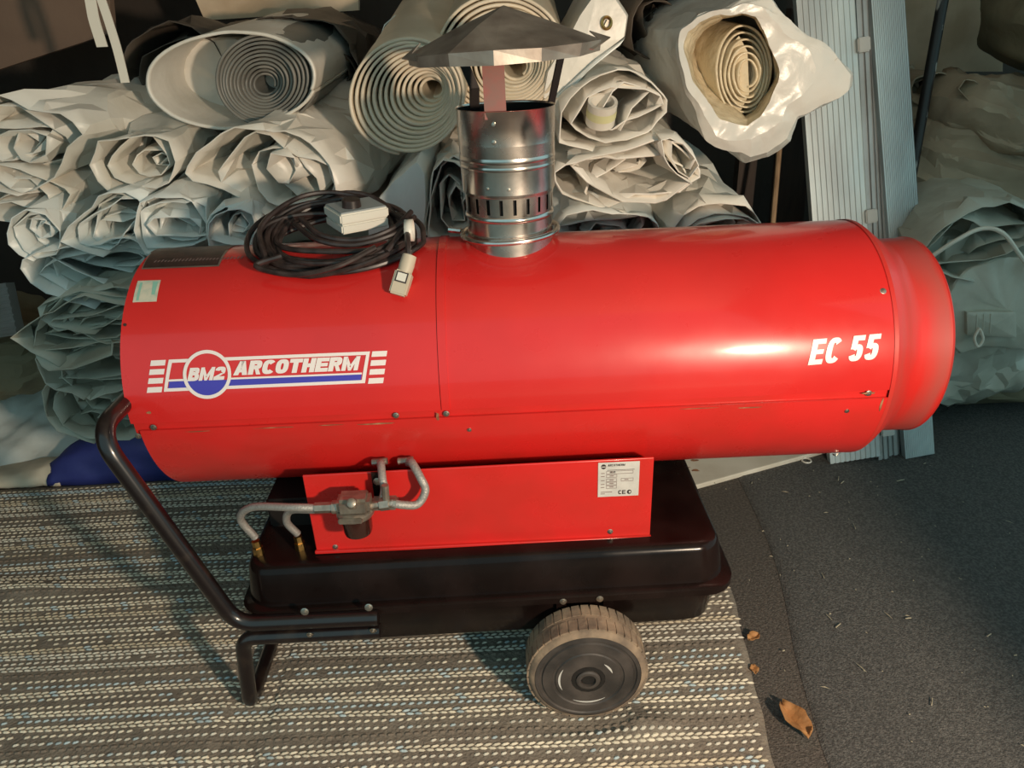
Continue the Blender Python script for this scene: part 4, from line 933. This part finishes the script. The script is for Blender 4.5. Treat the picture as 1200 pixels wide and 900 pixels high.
# ------------------------------------------------------------------ right: leaning profiles, pole, sticks
def ribbed(name, b0, t0, width, ribs, th, m, label=None, parent=None, face=(0, -1, .25), wdir=(1, 0, .02), depth=.003, group=None):
    """extrusion with ribs along its length from b0 to t0 (left edge)"""
    b0, t0 = np.array(b0, float), np.array(t0, float); ax = t0 - b0; ax_ = ax / np.linalg.norm(ax)
    wv = np.array(wdir, float); wv -= ax_ * (wv @ ax_); wv /= np.linalg.norm(wv); nv = np.cross(wv, ax_); nv = nv if nv[1] < 0 else -nv
    prof = []
    for k in range(ribs):
        u0 = k / ribs; du = 1 / ribs
        prof += [(u0 + .08 * du, 0), (u0 + .62 * du, 0), (u0 + .72 * du, -depth), (u0 + .98 * du, -depth)]
    prof = [(0, -th)] + [(0, 0)] + prof + [(1, 0), (1, -th)]
    V = [];
    for e in (b0, t0):
        for (u, d) in prof: V.append(e + wv * u * width + nv * d)
    n = len(prof); F = [(i, (i + 1) % n, n + (i + 1) % n, n + i) for i in range(n)] + [tuple(range(n))[::-1], tuple(range(n, 2 * n))]
    o = obj(name, MB().add(V, F), m, parent, smooth=False)
    return tag(o, label, 'profile', group) if label else o
def ext(b, t, k=1.55): b, t = np.array(b, float), np.array(t, float); return b + (t - b) * k
# plank A (wide, ribbed)
ab = (.895, .49, .004); at_ = (.729, .80, 1.319)
ribbed('aluminium_plank', ab, ext(ab, at_), .160, 10, .025, 'alu', 'wide pale ribbed aluminium plank leaning nearest the polythene bag')
bb = (1.138, .50, .004); bt = (.937, .80, 1.312)
ribbed('aluminium_plank', bb, ext(bb, bt), .092, 16, .025, 'alu', 'narrower finely ribbed aluminium plank leaning beside the black pole', depth=.002)
cb = (1.052, .50, .004); ct = (.895, .80, 1.313)
CH = thing('aluminium_channel', 'narrow grey aluminium channel with clips between two leaning planks', 'profile', tuple(cb))
ribbed('channel', cb, ext(cb, ct), .034, 2, .03, 'alud', parent=CH, depth=.006)
cb2 = (1.092, .52, .004); ct2 = (.928, .82, 1.313)
ribbed('aluminium_channel', cb2, ext(cb2, ct2), .036, 2, .03, 'alud', 'second narrow aluminium channel, beside the finely ribbed plank', depth=.006)
for (px, py, s) in ((1012, 53, .034), (1021, 254, .034), (1040, 503, .04)):
    u = None
    z_ = at(px, py, .7)[2]; fr = (z_ - cb[2]) / (ct[2] - cb[2])
    for _ in range(4):
        yy = cb[1] + (ct[1] - cb[1]) * fr - .012; z_ = at(px, py, yy)[2]; fr = (z_ - cb[2]) / (ct[2] - cb[2])
    p = at(px, py, yy); obj('clip', MB().box(p + np.array([0, .008, 0]), (s, .03, s * 1.15), Matrix.Rotation(-.12, 3, 'Y') @ Matrix.Rotation(-.22, 3, 'X'), .003), 'clip', CH)
pb = np.array([1.24, .72, .01]); pt = at(1105, 0, .9); pm = at(1068, 205, .82)
dirp = (pt - pm); pb = pm - dirp * (pm[2] - .012) / dirp[2]; pe = pt + dirp * .9
tag(obj('steel_pole', MB().tube([pb, pe], .0155, 16), 'pole'), 'black pole with chipped paint leaning before the brown canvas heap', 'pole')
tag(obj('wooden_stick', MB().tube([at(900, 330, .75), at(918, 120, .88)] , .008, 8), 'wood'), 'thin wooden stick standing beside the wide ribbed plank', 'stick')
o = bpy.data.objects['wooden_stick']; 
tag(obj('dark_post', MB().box((.86, 1.02, .65), (.10, .05, 1.3), Matrix.Rotation(-.03, 3, 'Y')), 'darkwood', smooth=False), 'dark brown timber post behind the wide ribbed plank', 'post')
tag(obj('dark_post', MB().box((.73, 1.1, .6), (.06, .05, 1.2)), 'darkwood', smooth=False), 'thinner dark timber post behind the folded tarps on the right', 'post')

# white painted board on the floor, behind the tank
bd = np.array([.896, .552]) - np.array([.457, .392]); bd /= np.linalg.norm(bd); bn = np.array([-bd[1], bd[0]])
c0 = np.array([.457, .392]) - bd * .5; L_ = .5 + .48; wd_ = .17
V = [(*(c0), .001), (*(c0 + bd * L_), .001), (*(c0 + bd * L_ + bn * wd_), .001), (*(c0 + bn * wd_), .001)]
WB = thing('white_board', 'white painted board with rust stains on the floor behind the tank', 'board', (c0[0], c0[1], 0))
mb = MB().add(V + [(x, y, .018) for x, y, z in V], [(3, 2, 1, 0), (4, 5, 6, 7), (0, 1, 5, 4), (1, 2, 6, 5), (2, 3, 7, 6), (3, 0, 4, 7)])
obj('plank', mb, 'whitewood', WB, smooth=False, bev=.003)
mb = MB(); rg2 = random.Random(2)
for (s, t, l) in ((.50, .10, .03), (.53, .07, .02), (.56, .12, .018)):
    c = c0 + bd * s + bn * t; mb.add([(c[0] + l * rg2.uniform(.4, 1) * math.cos(a), c[1] + .4 * l * rg2.uniform(.5, 1) * math.sin(a), .0187) for a in np.linspace(0, 2 * PI, 10, endpoint=False)], [tuple(range(10))])
obj('rust_stain', mb, 'rust', WB, smooth=False)
rp = c0 + bd * (L_ - .09) - bn * .012
obj('ring', MB().tube([(rp[0] + .014 * math.cos(t), rp[1] + .014 * math.sin(t), .006) for t in np.linspace(0, 2 * PI, 20, endpoint=False)], .003, 6, closed=True), 'plastic', WB)

# ------------------------------------------------------------------ right heap of canvas
def blob(name, c, r, m, label, seed, cr=.02, cf=3, rot=0, cat='canvas', parent=None, p=.75, fold=None, fa=.012, ff_=9):
    bm = bmesh.new(); bmesh.ops.create_icosphere(bm, subdivisions=5, radius=1)
    V = np.array([v.co[:] for v in bm.verts]); F = [tuple(v.index for v in f.verts) for f in bm.faces]; bm.free()
    V = np.sign(V) * np.abs(V) ** p * np.array(r); cth, sth = math.cos(rot), math.sin(rot)
    V = np.stack([V[:, 0] * cth + V[:, 2] * sth, V[:, 1], -V[:, 0] * sth + V[:, 2] * cth], 1) + np.array(c)
    V = V + crumple(V, cr, cf, seed, 8)
    if fold is not None:
        d = np.array(fold, float); d /= np.linalg.norm(d); ph = V @ d + .02 * np.sin(V[:, 0] * 7) + .015 * np.sin(V[:, 2] * 11 + 1)
        t = np.abs((ph * ff_) % 1 - .5) * 2; t2 = np.abs((ph * ff_ * 2.3 + .3) % 1 - .5) * 2
        V[:, 1] -= fa * (t ** 1.6 + .4 * t2); V[:, 2] += fa * .6 * t
    V[:, 2] = np.maximum(V[:, 2], .008)
    o = obj(name, MB().add(V, F), m, parent, ang=22)
    return tag(o, label, cat) if parent is None else o
blob('canvas_bundle', (1.80, 1.0, 1.22), (.38, .30, .21), 'olive', 'olive canvas bundle at the upper right corner of the heap', 101, .022, 2.5, .3, fold=(.5, 0, 1), fa=.03, ff_=8)
blob('canvas_bundle', (1.62, .95, .90), (.42, .26, .12), 'canvas', 'brown canvas fold under the olive bundle, with turned pale edge', 102, .016, 3, .35, fold=(.55, 0, 1), fa=.026, ff_=12)
blob('canvas_bundle', (1.50, 1.02, .70), (.42, .28, .22), 'canvas', 'broad brown canvas drape in the middle of the right heap', 103, .016, 2.6, .45, fold=(.35, 0, 1), fa=.030, ff_=13)
blob('canvas_bundle', (1.60, 1.05, .28), (.52, .36, .30), 'olive', 'dark olive canvas at the bottom of the right heap', 104, .03, 2.5, fold=(.3, 0, 1), fa=.03, ff_=10)
blob('canvas_bundle', (1.22, 1.12, .98), (.12, .2, .07), 'canvas', 'small brown canvas fold between the plank and the pole', 105, .012, 5)
simple('greyish rolled canvas end beside the black pole', [(1105, 130), (1068, 120), (1066, 95), (1085, 84), (1115, 84), (1125, 105)], (1098, 105), .92, (.05, .3, 0), 106, 'canvas', cat='canvas', name='canvas_roll', facet=.05, cr=.004)
simple('pale turned canvas edge right of the black pole', [(1190, 145), (1150, 128), (1120, 100), (1135, 90), (1190, 108), (1240, 130), (1240, 150)], (1180, 120), .78, (.1, .3, 0), 107, 'canvas', cat='canvas', name='canvas_fold', facet=.06, cr=.008)
# white bag
WBg = thing('white_bag', 'dirty white tarp bag with rope and clear pocket at the right edge', 'bag', (1.3, .75, .0))
WBg.location = (1.33, .80, .012)
blob('bag_body', (1.37, .76, .40), (.30, .20, .31), 'pvc_g', '', 111, .030, 3.5, .1, parent=WBg, p=.8)
sheet_roll('bag_flap', [[(1140, 330), (1085, 318), (1072, 296), (1100, 262), (1140, 240), (1185, 234), (1240, 236), (1240, 300), (1200, 285)], [(1140, 322), (1092, 312), (1082, 296), (1108, 270), (1146, 252), (1188, 250), (1232, 256), (1230, 296), (1195, 280)], [(1150, 312), (1105, 305), (1098, 295), (1122, 280), (1150, 268), (1188, 268), (1215, 275), (1210, 285), (1185, 276)]], .50, (.04, .4, .03), 'pvc_g', WBg, 112, facet=.04, cr=.010, cf=4)
slab('bag_front', [(1100, 402), (1112, 345), (1130, 318), (1180, 300), (1230, 300), (1230, 412), (1180, 410), (1130, 412)], .515, .01, 'pvc_g', WBg, (.02, .2, .02), 113, .012)
slab('clear_pocket', [(1134, 392), (1134, 366), (1190, 366), (1191, 396)], .495, .01, 'pvc_g', WBg, (.0, .03, .0), 114, .001)
for k in (1144, 1152, 1160): obj('pocket_rib', MB().tube([at(k, 390, .478), at(k + 1, 368, .478)], .002, 6), 'pvc_g', WBg)
obj('rope', MB().tube(spline([at(1085, 305, .47), at(1120, 282, .46), at(1150, 268, .47), at(1175, 273, .46), at(1196, 300, .47), at(1210, 320, .48)], 30), .006, 8), 'strap', WBg)
obj('rope', MB().tube(spline([at(1148, 384, .475), at(1142, 396, .47), at(1146, 406, .47), at(1152, 398, .47), at(1149, 386, .472)], 24), .004, 8), 'strap', WBg)

# ------------------------------------------------------------------ back: boards and straps
def quadboard(name, px, Y, th, m, label):
    P = [at(*p, Y) for p in px]; V = [tuple(p) for p in P] + [(p[0], p[1] + th, p[2]) for p in P]
    return tag(obj(name, MB().add(V, [(0, 1, 2, 3), (7, 6, 5, 4), (0, 4, 5, 1), (1, 5, 6, 2), (2, 6, 7, 3), (3, 7, 4, 0)]), m, smooth=False), label, 'board')
quadboard('brown_board', [(-150, 130), (132, 38), (118, -120), (-190, -120)], 1.12, .03, 'brownboard', 'brown board leaning behind the tarps at the upper left corner')
quadboard('beige_board', [(1040, 84), (1175, 84), (1180, -120), (1030, -120)], 1.45, .03, 'beigeboard', 'stained beige board behind the black pole, upper right')
quadboard('beige_board', [(240, 24), (420, 12), (420, -90), (190, -90)], 1.3, .03, 'beigeboard', 'beige board behind the brown tarps, top left of centre')
SG = 'white straps hanging at the top left'
def hang(px, w0, label):
    V = []; P = [at(*p, .50) for p in px]; P = [P[0] + (P[0] - P[1]) * 3] + P; P = spline(P, 20)
    for i, p in enumerate(P): V += [p - np.array([w0, 0, 0]), p + np.array([w0, 0, 0])]
    tag(obj('hanging_strap', MB().add(V, [(2 * i, 2 * i + 1, 2 * i + 3, 2 * i + 2) for i in range(len(P) - 1)]), 'strap', smooth=False, solid=.003), label, 'strap', SG)
hang([(106, 0), (110, 22), (116, 42), (120, 55)], .013, 'shorter broad white strap hanging before the brown board')
hang([(119, 0), (128, 27), (138, 60), (147, 97)], .0105, 'longer white strap hanging down to the loose-leaf roll')

# left dark gap: a ribbed profile end and green cloth
ribbed('aluminium_plank', (-2.3, .9, .52), (-1.62, .72, .64), .16, 8, .03, 'alud', 'ribbed grey profile end poking out left of the tarp pile', wdir=(0, -.3, -1))
blob('dark_cloth', (-1.95, .95, .33), (.32, .2, .16), 'olive', 'dark green cloth in the gap at far left', 121, .02, 4, cat='cloth')

# ------------------------------------------------------------------ leaves and straw
def leaf(loc, L, W_, rz, label, seed, curl=.012):
    g = random.Random(seed); V = []; n = 9
    for i in range(n):
        u = i / (n - 1); w_ = W_ * math.sin(PI * min(1, u * .92 + .06)) ** .7 * g.uniform(.8, 1.1)
        for k, s in enumerate((-1, -.5, 0, .5, 1)):
            x, y = (u - .5) * L, s * w_ / 2; z = .009 + curl * abs(s) ** 1.5 + curl * .5 * math.sin(u * 5 + s) ** 2
            c, q = math.cos(rz), math.sin(rz); V.append((loc[0] + c * x - q * y, loc[1] + q * x + c * y, z))
    return tag(obj('dry_leaf', MB().grid(V, n, 5), 'leaf', solid=.001), label, 'leaf')
leaf((.438, -.452), .085, .05, 1.9, 'curled dry brown leaf on the floor near the felt edge', 1, .016)
leaf((.428, -.222), .032, .026, .5, 'small orange dry leaf at the right edge of the rug', 2, .006)
leaf((.40, -.315), .024, .02, 1.5, 'small brown leaf bit on the rug near its right edge', 3, .005)
P = at(1005, 690, 0)
mb = MB(); rs = random.Random(4)
for k in range(95):
    x = rs.uniform(.46, 1.35); y = rs.uniform(-.7, .52); a = rs.uniform(0, PI); L_ = rs.choice([.0015, .002, .003, .003, .005, .012]) * rs.uniform(.6, 1.2); w_ = .0010
    z = .0085; c, s = math.cos(a), math.sin(a)
    mb.add([(x - c * L_ + s * w_, y - s * L_ - c * w_, z), (x + c * L_ + s * w_, y + s * L_ - c * w_, z), (x + c * L_ - s * w_, y + s * L_ + c * w_, z + .001), (x - c * L_ - s * w_, y - s * L_ + c * w_, z + .001), (x, y, z + .003)], [(0, 1, 4), (1, 2, 4), (2, 3, 4), (3, 0, 4)])
so = obj('straw_bits', mb, 'straw', smooth=False); so['kind'] = 'stuff'; tag(so, 'tiny straw bits and crumbs scattered on the dark felt floor', 'debris')

# repeats of one kind share a group
GROUPS = {'folded_tarp': 'folded tarps in the pile behind the heater', 'vinyl_roll': 'rolled vinyl on top of the pile', 'canvas_bundle': 'canvas bundles of the right heap',
          'aluminium_plank': 'ribbed aluminium planks', 'dark_post': 'dark timber posts', 'dry_leaf': 'dry leaves by the rug edge'}
for o in COL.objects:
    k = o.name.split('.')[0]
    if o.parent is None and k in GROUPS and 'label' in o: o['group'] = GROUPS[k]
